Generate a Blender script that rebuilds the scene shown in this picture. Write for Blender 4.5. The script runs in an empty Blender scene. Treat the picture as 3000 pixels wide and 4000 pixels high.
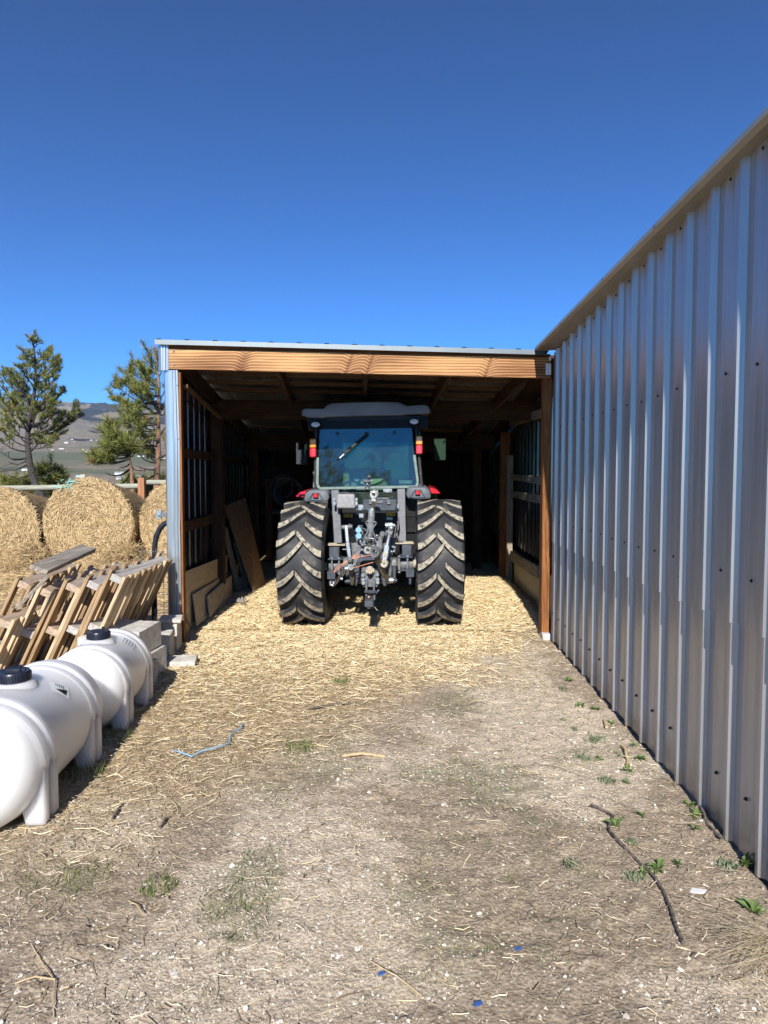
import bpy, math, random
import numpy as np
from mathutils import Vector, Matrix
R=math.radians
rng=np.random.default_rng(7); random.seed(7)
scene=bpy.context.scene
# ------------------------------------------------------------------ camera, sky, sun, exposure
F=2712.; H=1.6
PIT=math.atan2(142,F); YAW=math.atan2(97,F)
cd=bpy.data.cameras.new('camera'); cam=bpy.data.objects.new('camera',cd)
scene.collection.objects.link(cam); scene.camera=cam
cd.sensor_fit='HORIZONTAL'; cd.sensor_width=36; cd.lens=36*F/3000
cd.clip_start=.05; cd.clip_end=20000
cam.location=(0,0,H); cam.rotation_euler=(math.pi/2-PIT,0,YAW)
SUN_EL=R(33.5); SUN_AZ=R(2.2)
w=bpy.data.worlds.new('World'); scene.world=w; w.use_nodes=True
nt=w.node_tree; bg=nt.nodes['Background']
sky=nt.nodes.new('ShaderNodeTexSky'); sky.sky_type='NISHITA'; sky.sun_disc=False
sky.sun_elevation=SUN_EL; sky.sun_rotation=math.pi+SUN_AZ
sky.altitude=3000; sky.air_density=1.0; sky.dust_density=.3; sky.ozone_density=8.0
mxs=nt.nodes.new('ShaderNodeMix'); mxs.data_type='RGBA'; mxs.blend_type='MULTIPLY'; mxs.inputs['Factor'].default_value=1; mxs.inputs['B'].default_value=(.34,.66,.95,1)
nt.links.new(sky.outputs[0],mxs.inputs['A']); gm=nt.nodes.new('ShaderNodeGamma'); gm.inputs[1].default_value=1.45; nt.links.new(mxs.outputs['Result'],gm.inputs[0])
mx2=nt.nodes.new('ShaderNodeMix'); mx2.data_type='RGBA'; mx2.blend_type='MULTIPLY'; mx2.inputs['Factor'].default_value=1; mx2.inputs['B'].default_value=(.86,.90,.54,1)
nt.links.new(gm.outputs[0],mx2.inputs['A']); nt.links.new(mx2.outputs['Result'],bg.inputs[0]); bg.inputs[1].default_value=.105
sl=bpy.data.lights.new('sun','SUN'); sl.energy=4.6; sl.angle=R(.53); sl.color=(1,.95,.87)
so=bpy.data.objects.new('sun',sl); scene.collection.objects.link(so); so.rotation_euler=(math.pi/2-SUN_EL,0,-SUN_AZ)
scene.view_settings.view_transform='Standard'; scene.view_settings.look='None'
scene.view_settings.exposure=.62; scene.view_settings.gamma=1
scene.cycles.max_bounces=7; scene.cycles.transparent_max_bounces=12
# ------------------------------------------------------------------ pixel (3000x4000) + depth -> world point
def ray(sx,sy):
    d=np.array([(sx-1500)/F,1.0,-(sy-2000)/F])
    c,s=math.cos(PIT),math.sin(PIT); d=np.array([d[0],d[1]*c+d[2]*s,-d[1]*s+d[2]*c])
    c,s=math.cos(YAW),math.sin(YAW); return np.array([d[0]*c-d[1]*s,d[0]*s+d[1]*c,d[2]])
def G(sx,sy,z=0.):
    d=ray(sx,sy); return Vector(np.array([0,0,H])+(z-H)/d[2]*d)
def U(sx,sy,Y):
    d=ray(sx,sy); return Vector(np.array([0,0,H])+Y/d[1]*d)
def UX(sx,sy,X):
    d=ray(sx,sy); return Vector(np.array([0,0,H])+X/d[0]*d)
# ------------------------------------------------------------------ mesh builder
class MB:
    def __init__(s): s.v=[]; s.f=[]; s.m=[]
    def add(s,vs,fs,mi=0):
        o=len(s.v); s.v+= [tuple(p) for p in vs]; s.f+=[tuple(i+o for i in f) for f in fs]; s.m+=[mi]*len(fs); return s
    def box(s,c,d,M=None,mi=0,taper=1.):
        x,y,z=[k/2 for k in d]; t=taper
        P=[(-x,-y,-z),(x,-y,-z),(x,y,-z),(-x,y,-z),(-x*t,-y*t,z),(x*t,-y*t,z),(x*t,y*t,z),(-x*t,y*t,z)]
        P=[Vector(p) for p in P]
        if M is not None: P=[M@p for p in P]
        c=Vector(c); return s.add([p+c for p in P],[(0,3,2,1),(4,5,6,7),(0,1,5,4),(1,2,6,5),(2,3,7,6),(3,0,4,7)],mi)
    def bar(s,a,b,w,h,up=(0,0,1),mi=0):
        a=Vector(a); b=Vector(b); y=(b-a); L=y.length; y.normalize(); up=Vector(up)
        if abs(y.dot(up))>.99: up=Vector((0,1,0))
        x=y.cross(up).normalized(); z=x.cross(y)
        M=Matrix((x,y,z)).transposed(); return s.box((a+b)/2,(w,L,h),M,mi)
    def tube(s,pts,r,n=8,mi=0,closed=False):
        pts=[Vector(p) for p in pts]; N=len(pts); rs=r if hasattr(r,'__len__') else [r]*N
        o=[];pu=None
        for i,p in enumerate(pts):
            if closed: d=pts[(i+1)%N]-pts[i-1]
            else: d=pts[min(i+1,N-1)]-pts[max(i-1,0)]
            d.normalize()
            if pu is None: pu=Vector((0,0,1)) if abs(d.z)<.9 else Vector((0,1,0))
            x=d.cross(pu); 
            if x.length<1e-4: x=d.orthogonal()
            x.normalize(); y=x.cross(d); pu=y
            o+=[p+(x*math.cos(2*math.pi*k/n)+y*math.sin(2*math.pi*k/n))*rs[i] for k in range(n)]
        fs=[]
        for i in range(N if closed else N-1):
            j=(i+1)%N
            fs+=[(i*n+k,i*n+(k+1)%n,j*n+(k+1)%n,j*n+k) for k in range(n)]
        if not closed: fs+=[tuple(range(n-1,-1,-1)),tuple((N-1)*n+k for k in range(n))]
        return s.add(o,fs,mi)
    def cyl(s,a,b,r,n=16,mi=0,r2=None): return s.tube([a,b],[r,r if r2 is None else r2],n,mi)
    def lathe(s,prof,n,org,ax,mi=0,closed=False,mis=None):
        ax=Vector(ax).normalized(); x=ax.orthogonal().normalized()
        if abs(ax.z)<.5: x=Vector((0,0,1)).cross(ax).normalized()
        y=ax.cross(x); org=Vector(org); P=[]
        for a,r in prof:
            P+=[org+ax*a+(x*math.cos(2*math.pi*k/n)+y*math.sin(2*math.pi*k/n))*r for k in range(n)]
        m=len(prof)
        for i in range(m if closed else m-1):
            j=(i+1)%m
            s_=[(i*n+k,i*n+(k+1)%n,j*n+(k+1)%n,j*n+k) for k in range(n)]
            if i==0: o=len(s.v); s.v+=[tuple(p) for p in P]
            s.f+=[tuple(q+o for q in f) for f in s_]; s.m+=[mi if mis is None else mis[i]]*n
        return s
    def sphere(s,c,r,n=12,m=8,sc=(1,1,1),mi=0):
        c=Vector(c); P=[]
        for i in range(m+1):
            t=math.pi*i/m
            for k in range(n):
                a=2*math.pi*k/n
                P.append(c+Vector((r*math.sin(t)*math.cos(a)*sc[0],r*math.sin(t)*math.sin(a)*sc[1],r*math.cos(t)*sc[2])))
        return s.add(P,[(i*n+k,(i+1)*n+k,(i+1)*n+(k+1)%n,i*n+(k+1)%n) for i in range(m) for k in range(n)],mi)
    def prism(s,poly,fn,t0,t1,mi=0):
        n=len(poly); P=[fn(a,b,t0) for a,b in poly]+[fn(a,b,t1) for a,b in poly]
        return s.add(P,[tuple(range(n)),tuple(range(2*n-1,n-1,-1))]+[(i+n,(i+1)%n+n,(i+1)%n,i) for i in range(n)],mi)
    def slab(s,q,t,mi=0):     # quad of 4 world corners, thickness t along normal
        q=[Vector(p) for p in q]; n=(q[1]-q[0]).cross(q[3]-q[0]).normalized()*t
        return s.add(q+[p+n for p in q],[(0,3,2,1),(4,5,6,7),(0,1,5,4),(1,2,6,5),(2,3,7,6),(3,0,4,7)],mi)
    def build(s,name,mats,parent=None,bevel=0,smooth=30,world=True,seg=1):
        me=bpy.data.meshes.new(name); V=s.v
        if parent is not None and world:
            I=wmat(parent).inverted(); V=[tuple(I@Vector(p)) for p in V]
        me.from_pydata(V,[],s.f); me.polygons.foreach_set('material_index',s.m)
        if not isinstance(mats,(list,tuple)): mats=[mats]
        for m in mats: me.materials.append(m)
        fixn(me)
        if smooth: me.shade_smooth(); me.set_sharp_from_angle(angle=R(smooth))
        o=bpy.data.objects.new(name,me); scene.collection.objects.link(o)
        if parent is not None: o.parent=parent
        if bevel:
            b=o.modifiers.new('bevel','BEVEL'); b.width=bevel; b.segments=seg; b.limit_method='ANGLE'; b.angle_limit=R(40)
        return o
import bmesh
def fixn(me):
    bm=bmesh.new(); bm.from_mesh(me); bmesh.ops.recalc_face_normals(bm,faces=bm.faces); bm.to_mesh(me); bm.free()
def wmat(o):
    M=Matrix.LocRotScale(o.location,o.rotation_euler,o.scale)
    return wmat(o.parent)@M if o.parent else M
def tag(o,label=None,cat=None,group=None,kind=None):
    if label: o['label']=label
    if cat: o['category']=cat
    if group: o['group']=group
    if kind: o['kind']=kind
    return o
def thing(name,label,cat,loc=(0,0,0),rot=(0,0,0),group=None):
    o=bpy.data.objects.new(name,None); o.empty_display_size=.1; scene.collection.objects.link(o)
    o.location=loc; o.rotation_euler=rot; return tag(o,label,cat,group)
def npmesh(name,V,Fq,mats,mi=None,smooth=False,parent=None,attrs=None):
    me=bpy.data.meshes.new(name); V=np.asarray(V,dtype=np.float32); Fq=np.asarray(Fq,dtype=np.int32); k=Fq.shape[1]
    me.vertices.add(len(V)); me.vertices.foreach_set('co',V.ravel())
    me.loops.add(Fq.size); me.loops.foreach_set('vertex_index',Fq.ravel())
    me.polygons.add(len(Fq)); me.polygons.foreach_set('loop_start',np.arange(len(Fq),dtype=np.int32)*k)
    me.polygons.foreach_set('loop_total',np.full(len(Fq),k,dtype=np.int32))
    if mi is not None: me.polygons.foreach_set('material_index',np.asarray(mi,dtype=np.int32))
    me.polygons.foreach_set('use_smooth',np.full(len(Fq),smooth))
    me.update(calc_edges=True)
    for nme,c in (attrs or {}).items():
        a=me.color_attributes.new(nme,'FLOAT_COLOR','POINT'); a.data.foreach_set('color',np.asarray(c,dtype=np.float32).ravel())
    for m in (mats if isinstance(mats,(list,tuple)) else [mats]): me.materials.append(m)
    o=bpy.data.objects.new(name,me); scene.collection.objects.link(o)
    if parent is not None: o.parent=parent
    return o
def vnoise(x,y,seed=0):
    r=np.random.default_rng(seed); T=r.random((256,256))
    xi=np.floor(x).astype(int); yi=np.floor(y).astype(int); fx=x-xi; fy=y-yi
    fx=fx*fx*(3-2*fx); fy=fy*fy*(3-2*fy); a=lambda i,j:T[(yi+j)%256,(xi+i)%256]
    return (a(0,0)*(1-fx)+a(1,0)*fx)*(1-fy)+(a(0,1)*(1-fx)+a(1,1)*fx)*fy
def fbm(x,y,o=4,seed=0):
    s=0;A=.5;t=0
    for i in range(o): s=s+A*vnoise(x*2**i+i*7.3,y*2**i+i*3.1,seed+i); t+=A; A*=.5
    return s/t
# ------------------------------------------------------------------ materials
def newmat(name):
    m=bpy.data.materials.new(name); m.use_nodes=True; return m,m.node_tree,m.node_tree.nodes['Principled BSDF']
def mat(name,c1,c2=None,rough=.7,metal=0,scale=8.,stretch=(1,1,1),bump=.0,bscale=None,detail=5,spec=.4,c3=None,pos=(.35,.65),rvar=0,coat=0,isl=False,bdist=.01):
    m,t,b=newmat(name); N=t.nodes; L=t.links
    tc=N.new('ShaderNodeTexCoord'); mp=N.new('ShaderNodeMapping'); L.new(tc.outputs['Object'],mp.inputs[0]); mp.inputs['Scale'].default_value=stretch
    nz=N.new('ShaderNodeTexNoise'); nz.inputs['Scale'].default_value=scale; nz.inputs['Detail'].default_value=detail; nz.inputs['Roughness'].default_value=.6
    L.new(mp.outputs[0],nz.inputs['Vector'])
    cr=N.new('ShaderNodeValToRGB'); c2=c2 or c1
    cr.color_ramp.elements[0].position=pos[0]; cr.color_ramp.elements[0].color=(*c1,1)
    cr.color_ramp.elements[1].position=pos[1]; cr.color_ramp.elements[1].color=(*c2,1)
    if c3: e=cr.color_ramp.elements.new((pos[0]+pos[1])/2); e.color=(*c3,1)
    if isl:
        g=N.new('ShaderNodeNewGeometry'); L.new(g.outputs['Random Per Island'],cr.inputs[0])
    else: L.new(nz.outputs['Fac'],cr.inputs[0])
    L.new(cr.outputs[0],b.inputs['Base Color']); b.inputs['Roughness'].default_value=rough; b.inputs['Metallic'].default_value=metal
    b.inputs['Specular IOR Level'].default_value=spec; b.inputs['Coat Weight'].default_value=coat
    if rvar:
        mr=N.new('ShaderNodeMapRange'); mr.inputs['To Min'].default_value=rough-rvar; mr.inputs['To Max'].default_value=rough+rvar
        L.new(nz.outputs['Fac'],mr.inputs[0]); L.new(mr.outputs[0],b.inputs['Roughness'])
    if bump:
        n2=N.new('ShaderNodeTexNoise'); n2.inputs['Scale'].default_value=bscale or scale; n2.inputs['Detail'].default_value=6
        L.new(mp.outputs[0],n2.inputs['Vector'])
        bp=N.new('ShaderNodeBump'); bp.inputs['Strength'].default_value=bump; bp.inputs['Distance'].default_value=bdist
        L.new(n2.outputs['Fac'],bp.inputs['Height']); L.new(bp.outputs[0],b.inputs['Normal'])
    return m
def wood(name,dark,light,axis='x',rough=.75,dens=26.,distort=2.5,bump=.25,weather=None):
    m,t,b=newmat(name); N=t.nodes; L=t.links
    tc=N.new('ShaderNodeTexCoord'); mp=N.new('ShaderNodeMapping'); L.new(tc.outputs['Object'],mp.inputs[0])
    st={'x':(.12,1,1),'y':(1,.12,1),'z':(1,1,.12)}[axis]; mp.inputs['Scale'].default_value=st
    n1=N.new('ShaderNodeTexNoise'); n1.inputs['Scale'].default_value=9; n1.inputs['Detail'].default_value=2; L.new(mp.outputs[0],n1.inputs['Vector'])
    ms=N.new('ShaderNodeVectorMath'); ms.operation='SCALE'; ms.inputs['Scale'].default_value=.05*distort; L.new(n1.outputs['Color'],ms.inputs[0])
    ad=N.new('ShaderNodeVectorMath'); ad.operation='ADD'; L.new(mp.outputs[0],ad.inputs[0]); L.new(ms.outputs[0],ad.inputs[1])
    wv=N.new('ShaderNodeTexNoise'); wv.inputs['Scale'].default_value=dens*2; wv.inputs['Detail'].default_value=3; wv.inputs['Roughness'].default_value=.7
    m2=N.new('ShaderNodeMapping'); s2={'x':(.25,1,1),'y':(1,.25,1),'z':(1,1,.25)}[axis]; m2.inputs['Scale'].default_value=s2
    L.new(ad.outputs[0],m2.inputs[0]); L.new(m2.outputs[0],wv.inputs['Vector'])
    cr=N.new('ShaderNodeValToRGB'); cr.color_ramp.elements[0].position=.36; cr.color_ramp.elements[0].color=(*dark,1)
    cr.color_ramp.elements[1].position=.6; cr.color_ramp.elements[1].color=(*light,1); L.new(wv.outputs['Fac'],cr.inputs[0])
    mx=N.new('ShaderNodeMix'); mx.data_type='RGBA'; mx.blend_type='MIX'
    n3=N.new('ShaderNodeTexNoise'); n3.inputs['Scale'].default_value=4; n3.inputs['Detail'].default_value=5; L.new(tc.outputs['Object'],n3.inputs['Vector'])
    r3=N.new('ShaderNodeMapRange'); r3.inputs['From Min'].default_value=.5; r3.inputs['From Max'].default_value=.68; r3.inputs['To Max'].default_value=.8 if weather else .45
    L.new(n3.outputs['Fac'],r3.inputs[0]); L.new(r3.outputs[0],mx.inputs['Factor'])
    L.new(cr.outputs[0],mx.inputs['A']); mx.inputs['B'].default_value=(*(weather or dark),1)
    L.new(mx.outputs['Result'],b.inputs['Base Color']); b.inputs['Roughness'].default_value=rough; b.inputs['Specular IOR Level'].default_value=.25
    bp=N.new('ShaderNodeBump'); bp.inputs['Strength'].default_value=bump; bp.inputs['Distance'].default_value=.004; L.new(wv.outputs['Fac'],bp.inputs['Height']); L.new(bp.outputs[0],b.inputs['Normal'])
    return m
def beam_mat():      # fir header board: fine growth rings along x, bent up round the knots
    m,t,b=newmat('header_fir'); N=t.nodes; L=t.links
    tc=N.new('ShaderNodeTexCoord'); sp=N.new('ShaderNodeSeparateXYZ'); L.new(tc.outputs['Object'],sp.inputs[0])
    def M(op,a,b_=None,v=None):
        n=N.new('ShaderNodeMath'); n.operation=op
        for i,k in enumerate((a,b_)):
            if k is None: continue
            if isinstance(k,(int,float)): n.inputs[i].default_value=k
            else: L.new(k,n.inputs[i])
        return n.outputs[0]
    X=sp.outputs['X']; Z=sp.outputs['Z']
    z=Z; knots=[(.66,2.72,.05),(1.66,2.70,.05),(1.86,2.66,.04),(3.0,2.70,.045)]
    kd=None
    for kx,kz,kr in knots:
        xr=M('ADD',M('SUBTRACT',X,kx),M('MULTIPLY',M('SUBTRACT',Z,2.6),-.35))
        g=M('EXPONENT',M('MULTIPLY',M('POWER',M('DIVIDE',xr,kr),2),-1))
        z=M('ADD',z,M('MULTIPLY',g,.030)); kd=g if kd is None else M('MAXIMUM',kd,M('EXPONENT',M('MULTIPLY',M('POWER',M('DIVIDE',xr,kr*.35),2),-1)))
    cv=N.new('ShaderNodeCombineXYZ'); L.new(M('MULTIPLY',X,.22),cv.inputs[0]); L.new(z,cv.inputs[2])
    n1=N.new('ShaderNodeTexNoise'); n1.inputs['Scale'].default_value=5; n1.inputs['Detail'].default_value=3; L.new(cv.outputs[0],n1.inputs['Vector'])
    zz=M('ADD',z,M('MULTIPLY',n1.outputs['Fac'],.045))
    ring=M('SINE',M('MULTIPLY',zz,610.)); ring2=M('SINE',M('MULTIPLY',zz,233.))
    rr=M('ADD',M('MULTIPLY',ring,.34),M('MULTIPLY',ring2,.20)); rr=M('ADD',rr,.5)
    n2=N.new('ShaderNodeTexNoise'); n2.inputs['Scale'].default_value=3; n2.inputs['Detail'].default_value=4; L.new(cv.outputs[0],n2.inputs['Vector'])
    rr=M('ADD',rr,M('MULTIPLY',M('SUBTRACT',n2.outputs['Fac'],.5),2.0)); rr=M('SUBTRACT',M('SUBTRACT',rr,.06),M('MULTIPLY',kd,.25))
    cr=N.new('ShaderNodeValToRGB'); e=cr.color_ramp.elements; e[0].position=.12; e[0].color=(.10,.03,.010,1); e[1].position=.8; e[1].color=(.74,.44,.19,1)
    q=e.new(.42); q.color=(.38,.165,.055,1); L.new(rr,cr.inputs[0]); L.new(cr.outputs[0],b.inputs['Base Color'])
    b.inputs['Roughness'].default_value=.6; b.inputs['Specular IOR Level'].default_value=.3
    bp=N.new('ShaderNodeBump'); bp.inputs['Strength'].default_value=.3; bp.inputs['Distance'].default_value=.003; L.new(ring,bp.inputs['Height']); L.new(bp.outputs[0],b.inputs['Normal'])
    return m
def metal_sheet(name,col,rough=.3,metal=.9,streak=.06):
    m,t,b=newmat(name); N=t.nodes; L=t.links
    tc=N.new('ShaderNodeTexCoord'); mp=N.new('ShaderNodeMapping'); mp.inputs['Scale'].default_value=(1,1,.03); L.new(tc.outputs['Object'],mp.inputs[0])
    n=N.new('ShaderNodeTexNoise'); n.inputs['Scale'].default_value=70; n.inputs['Detail'].default_value=4; L.new(mp.outputs[0],n.inputs['Vector'])
    cr=N.new('ShaderNodeValToRGB'); cr.color_ramp.elements[0].position=.3; cr.color_ramp.elements[1].position=.7
    cr.color_ramp.elements[0].color=(*[c*(1-streak*2) for c in col],1); cr.color_ramp.elements[1].color=(*[min(1,c*(1+streak)) for c in col],1)
    L.new(n.outputs['Fac'],cr.inputs[0])
    sx=N.new('ShaderNodeSeparateXYZ'); L.new(tc.outputs['Object'],sx.inputs[0]); nd=N.new('ShaderNodeTexNoise'); nd.inputs['Scale'].default_value=9; nd.inputs['Detail'].default_value=7; L.new(tc.outputs['Object'],nd.inputs['Vector'])
    ma=N.new('ShaderNodeMath'); ma.operation='MULTIPLY_ADD'; L.new(nd.outputs['Fac'],ma.inputs[0]); ma.inputs[1].default_value=.55; ma.inputs[2].default_value=-.06
    mb=N.new('ShaderNodeMath'); mb.operation='SUBTRACT'; L.new(ma.outputs[0],mb.inputs[0]); L.new(sx.outputs['Z'],mb.inputs[1])
    mc=N.new('ShaderNodeMapRange'); mc.inputs['From Min'].default_value=0; mc.inputs['From Max'].default_value=.22; mc.inputs['To Max'].default_value=.55; L.new(mb.outputs[0],mc.inputs[0])
    md=N.new('ShaderNodeMix'); md.data_type='RGBA'; L.new(mc.outputs[0],md.inputs['Factor']); L.new(cr.outputs[0],md.inputs['A']); md.inputs['B'].default_value=(.30,.25,.19,1); L.new(md.outputs['Result'],b.inputs['Base Color'])
    n2=N.new('ShaderNodeTexNoise'); n2.inputs['Scale'].default_value=500; L.new(tc.outputs['Object'],n2.inputs['Vector'])
    mr=N.new('ShaderNodeMapRange'); mr.inputs['To Min'].default_value=rough-.07; mr.inputs['To Max'].default_value=rough+.08; L.new(n.outputs['Fac'],mr.inputs[0]); L.new(mr.outputs[0],b.inputs['Roughness'])
    b.inputs['Metallic'].default_value=metal
    n3=N.new('ShaderNodeTexNoise'); n3.inputs['Scale'].default_value=2.2; n3.inputs['Detail'].default_value=2
    m3=N.new('ShaderNodeMapping'); m3.inputs['Scale'].default_value=(1,2.0,.45); L.new(tc.outputs['Object'],m3.inputs[0]); L.new(m3.outputs[0],n3.inputs['Vector'])
    bp=N.new('ShaderNodeBump'); bp.inputs['Strength'].default_value=.5; bp.inputs['Distance'].default_value=.011; L.new(n3.outputs['Fac'],bp.inputs['Height'])
    b2=N.new('ShaderNodeBump'); b2.inputs['Strength'].default_value=.12; b2.inputs['Distance'].default_value=.0006; L.new(n.outputs['Fac'],b2.inputs['Height']); L.new(bp.outputs[0],b2.inputs['Normal'])
    L.new(b2.outputs[0],b.inputs['Normal']); return m
def plain(name,c,rough=.5,metal=0,em=None,es=1,**k):
    m=mat(name,c,tuple(min(1,q*1.18) for q in c),rough=rough,metal=metal,scale=30,**k); return m
M_={}
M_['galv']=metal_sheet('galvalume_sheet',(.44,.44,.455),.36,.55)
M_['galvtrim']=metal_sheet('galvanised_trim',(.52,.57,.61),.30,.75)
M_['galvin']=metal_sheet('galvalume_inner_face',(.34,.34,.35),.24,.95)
M_['drip']=metal_sheet('drip_edge_metal',(.13,.155,.17),.5,.6)
M_['header']=beam_mat()
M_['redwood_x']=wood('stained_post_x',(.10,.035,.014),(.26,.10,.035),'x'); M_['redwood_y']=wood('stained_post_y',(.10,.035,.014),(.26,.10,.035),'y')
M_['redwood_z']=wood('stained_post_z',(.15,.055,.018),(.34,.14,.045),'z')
M_['dark_x']=wood('shade_toned_wood_x',(.035,.018,.010),(.09,.045,.022),'x'); M_['dark_y']=wood('shade_toned_wood_y',(.035,.018,.010),(.10,.05,.024),'y'); M_['dark_z']=wood('shade_toned_wood_z',(.035,.018,.010),(.10,.05,.024),'z')  # timber inside the shed: its shade is put into a darker base colour
M_['purlin']=wood('purlin_wood',(.09,.05,.026),(.20,.12,.06),'x')
M_['gray_y']=wood('weathered_board_y',(.16,.13,.10),(.42,.37,.30),'y',weather=(.28,.26,.23)); M_['gray_z']=wood('weathered_board_z',(.22,.17,.12),(.46,.38,.28),'z',weather=(.30,.27,.23))
M_['gray_x']=wood('weathered_board_x',(.17,.16,.15),(.46,.44,.41),'x',distort=6,weather=(.34,.33,.31))
M_['deck']=wood('pallet_deck',(.36,.25,.14),(.68,.54,.36),'z',weather=(.40,.30,.20)); M_['deck2']=wood('pallet_deck_dark',(.20,.12,.06),(.46,.32,.18),'z',weather=(.30,.22,.15))
M_['string']=wood('pallet_stringer',(.30,.20,.13),(.52,.40,.29),'y',weather=(.46,.42,.38)); M_['string2']=wood('pallet_stringer_gray',(.30,.27,.24),(.54,.50,.45),'y',weather=(.40,.38,.36))
M_['ply']=wood('plywood',(.20,.12,.07),(.38,.25,.15),'x',dens=10,weather=(.28,.18,.11)); M_['siding']=mat('siding_board',(.56,.45,.28),(.66,.55,.36),rough=.8,scale=5,stretch=(3,.5,3),bump=.2,bscale=60)
M_['siding_old']=mat('scuffed_siding',(.44,.38,.29),(.62,.54,.42),rough=.85,scale=9,bump=.4,bscale=40)
M_['concrete']=mat('block_concrete',(.44,.42,.38),(.70,.67,.62),rough=.9,scale=14,bump=.6,bscale=60)
def tankmat():
    m=mat('white_poly',(.87,.87,.86),(.91,.91,.90),rough=.38,scale=3,spec=.5,bump=.05,bscale=160,bdist=.002); b=m.node_tree.nodes['Principled BSDF']
    b.inputs['Subsurface Weight'].default_value=1.; b.inputs['Subsurface Scale'].default_value=1.3; b.inputs['Subsurface Radius'].default_value=(.12,.12,.11); return m
M_['poly']=tankmat()
M_['blackplastic']=mat('black_plastic',(.012,.014,.02),(.03,.033,.04),rough=.38,scale=20,bump=.05)
M_['cap']=mat('dark_lid_plastic',(.012,.016,.03),(.022,.026,.042),rough=.3,scale=12)
M_['rubber']=mat('tyre_rubber',(.020,.021,.025),(.13,.12,.105),rough=.62,scale=7,bump=.25,bscale=50,c3=(.034,.034,.037),pos=(.3,.75),bdist=.004)
M_['lug']=mat('dusty_lug_face',(.07,.068,.06),(.40,.36,.28),rough=.85,scale=26,bump=.5,bscale=60,c3=(.30,.265,.20),pos=(.36,.60),bdist=.005,detail=8)
M_['tgrey']=mat('tractor_grey',(.045,.055,.075),(.085,.095,.115),rough=.5,scale=16,bump=.1)
M_['cast']=mat('cast_steel',(.10,.11,.125),(.22,.22,.21),rough=.55,metal=.2,scale=22,bump=.3,bscale=50)
M_['lightsteel']=mat('zinc_steel',(.30,.33,.37),(.50,.52,.54),rough=.38,metal=.55,scale=25,bump=.15)
M_['olive']=mat('dirty_link_steel',(.08,.07,.05),(.2,.17,.12),rough=.6,metal=.3,scale=30,bump=.3)
M_['dirt']=mat('dried_mud',(.35,.29,.21),(.5,.43,.33),rough=.9,scale=30,bump=.5)
M_['tblack']=mat('tractor_black',(.006,.006,.007),(.012,.012,.014),rough=.5,scale=10)
M_['roofp']=mat('cab_roof_plastic',(.22,.235,.27),(.27,.285,.32),rough=.5,scale=4,bump=.05,bscale=200)
M_['fender']=mat('fender_plastic',(.10,.115,.135),(.14,.155,.175),rough=.55,scale=8,bump=.08,bscale=150)
M_['red']=mat('red_paint',(.50,.015,.025),(.58,.02,.035),rough=.3,scale=6,coat=.4)
M_['redlens']=mat('red_lens',(.62,.02,.03),(.75,.03,.05),rough=.12,scale=40,coat=1); M_['amber']=mat('amber_lens',(.90,.27,.02),(.95,.36,.04),rough=.12,scale=40,coat=1)
M_['lamp']=mat('lamp_lens',(.70,.70,.72),(.92,.92,.93),rough=.2,scale=30)
M_['yellow']=mat('yellow_sticker',(.72,.50,.03),(.78,.55,.05),rough=.5); M_['white']=mat('white_sticker',(.72,.73,.74),(.78,.79,.8),rough=.5)
M_['black']=mat('black_print',(.01,.01,.012),(.02,.02,.022),rough=.6); M_['print']=mat('label_print',(.06,.09,.14),(.10,.13,.2),rough=.6)
M_['seat']=mat('seat_cloth',(.50,.58,.46),(.62,.70,.56),rough=.9,scale=20); M_['seatframe']=mat('cab_trim_grey',(.20,.24,.20),(.28,.32,.27),rough=.7)
M_['bluecap']=mat('blue_cap',(.20,.42,.62),(.28,.50,.70),rough=.4); M_['twine']=mat('orange_twine',(.72,.22,.12),(.8,.35,.2),rough=.7,scale=80)
M_['bluetwine']=mat('blue_twine',(.16,.32,.50),(.32,.50,.66),rough=.6,scale=90); M_['teal']=mat('teal_net',(.18,.45,.42),(.3,.6,.55),rough=.7)
M_['hay']=mat('hay_body',(.11,.07,.03),(.26,.17,.075),rough=.95,scale=30,bump=1,bscale=45,bdist=.02)
M_['haystraw']=mat('hay_straw',(.13,.08,.035),(.84,.64,.37),rough=.8,isl=True,pos=(.0,1.),c3=(.54,.38,.185))
M_['straw']=mat('straw_stalk',(.42,.30,.14),(.93,.82,.56),rough=.65,isl=True,pos=(.0,1.),c3=(.78,.62,.35))
M_['straw2']=mat('faded_straw',(.20,.14,.08),(.84,.74,.54),rough=.75,isl=True,pos=(0,1),c3=(.46,.36,.22))
M_['stone']=mat('gravel_stone',(.22,.18,.14),(.85,.81,.74),rough=.9,isl=True,pos=(0,1),c3=(.48,.42,.34))
M_['grit']=mat('grit_speck',(.10,.08,.06),(.72,.66,.54),rough=.9,isl=True,pos=(0,1),c3=(.40,.33,.25))
M_['needle']=mat('pine_needle',(.05,.07,.018),(.34,.32,.075),rough=.6,isl=True,pos=(0,1),c3=(.155,.175,.035)); M_['needle_b']=mat('pine_needle_brown',(.16,.09,.03),(.32,.2,.07),rough=.7,isl=True,pos=(0,1))
M_['bark']=mat('pine_bark',(.022,.019,.017),(.10,.085,.075),rough=.95,scale=25,bump=1,bscale=30,bdist=.02); M_['bark_o']=mat('orange_bark',(.16,.08,.05),(.38,.22,.14),rough=.95,scale=25,bump=.8,bdist=.02)
M_['grass']=mat('grass_blade',(.06,.10,.018),(.21,.25,.07),rough=.6,isl=True,pos=(0,1)); M_['leaf']=mat('weed_leaf',(.06,.11,.025),(.14,.21,.06),rough=.55,isl=True,pos=(0,1))
M_['sage']=mat('sage_weed_leaf',(.13,.16,.09),(.24,.27,.17),rough=.7,isl=True,pos=(0,1)); M_['drygrass']=mat('dry_grass',(.42,.33,.2),(.7,.6,.42),rough=.7,isl=True,pos=(0,1))
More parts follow.
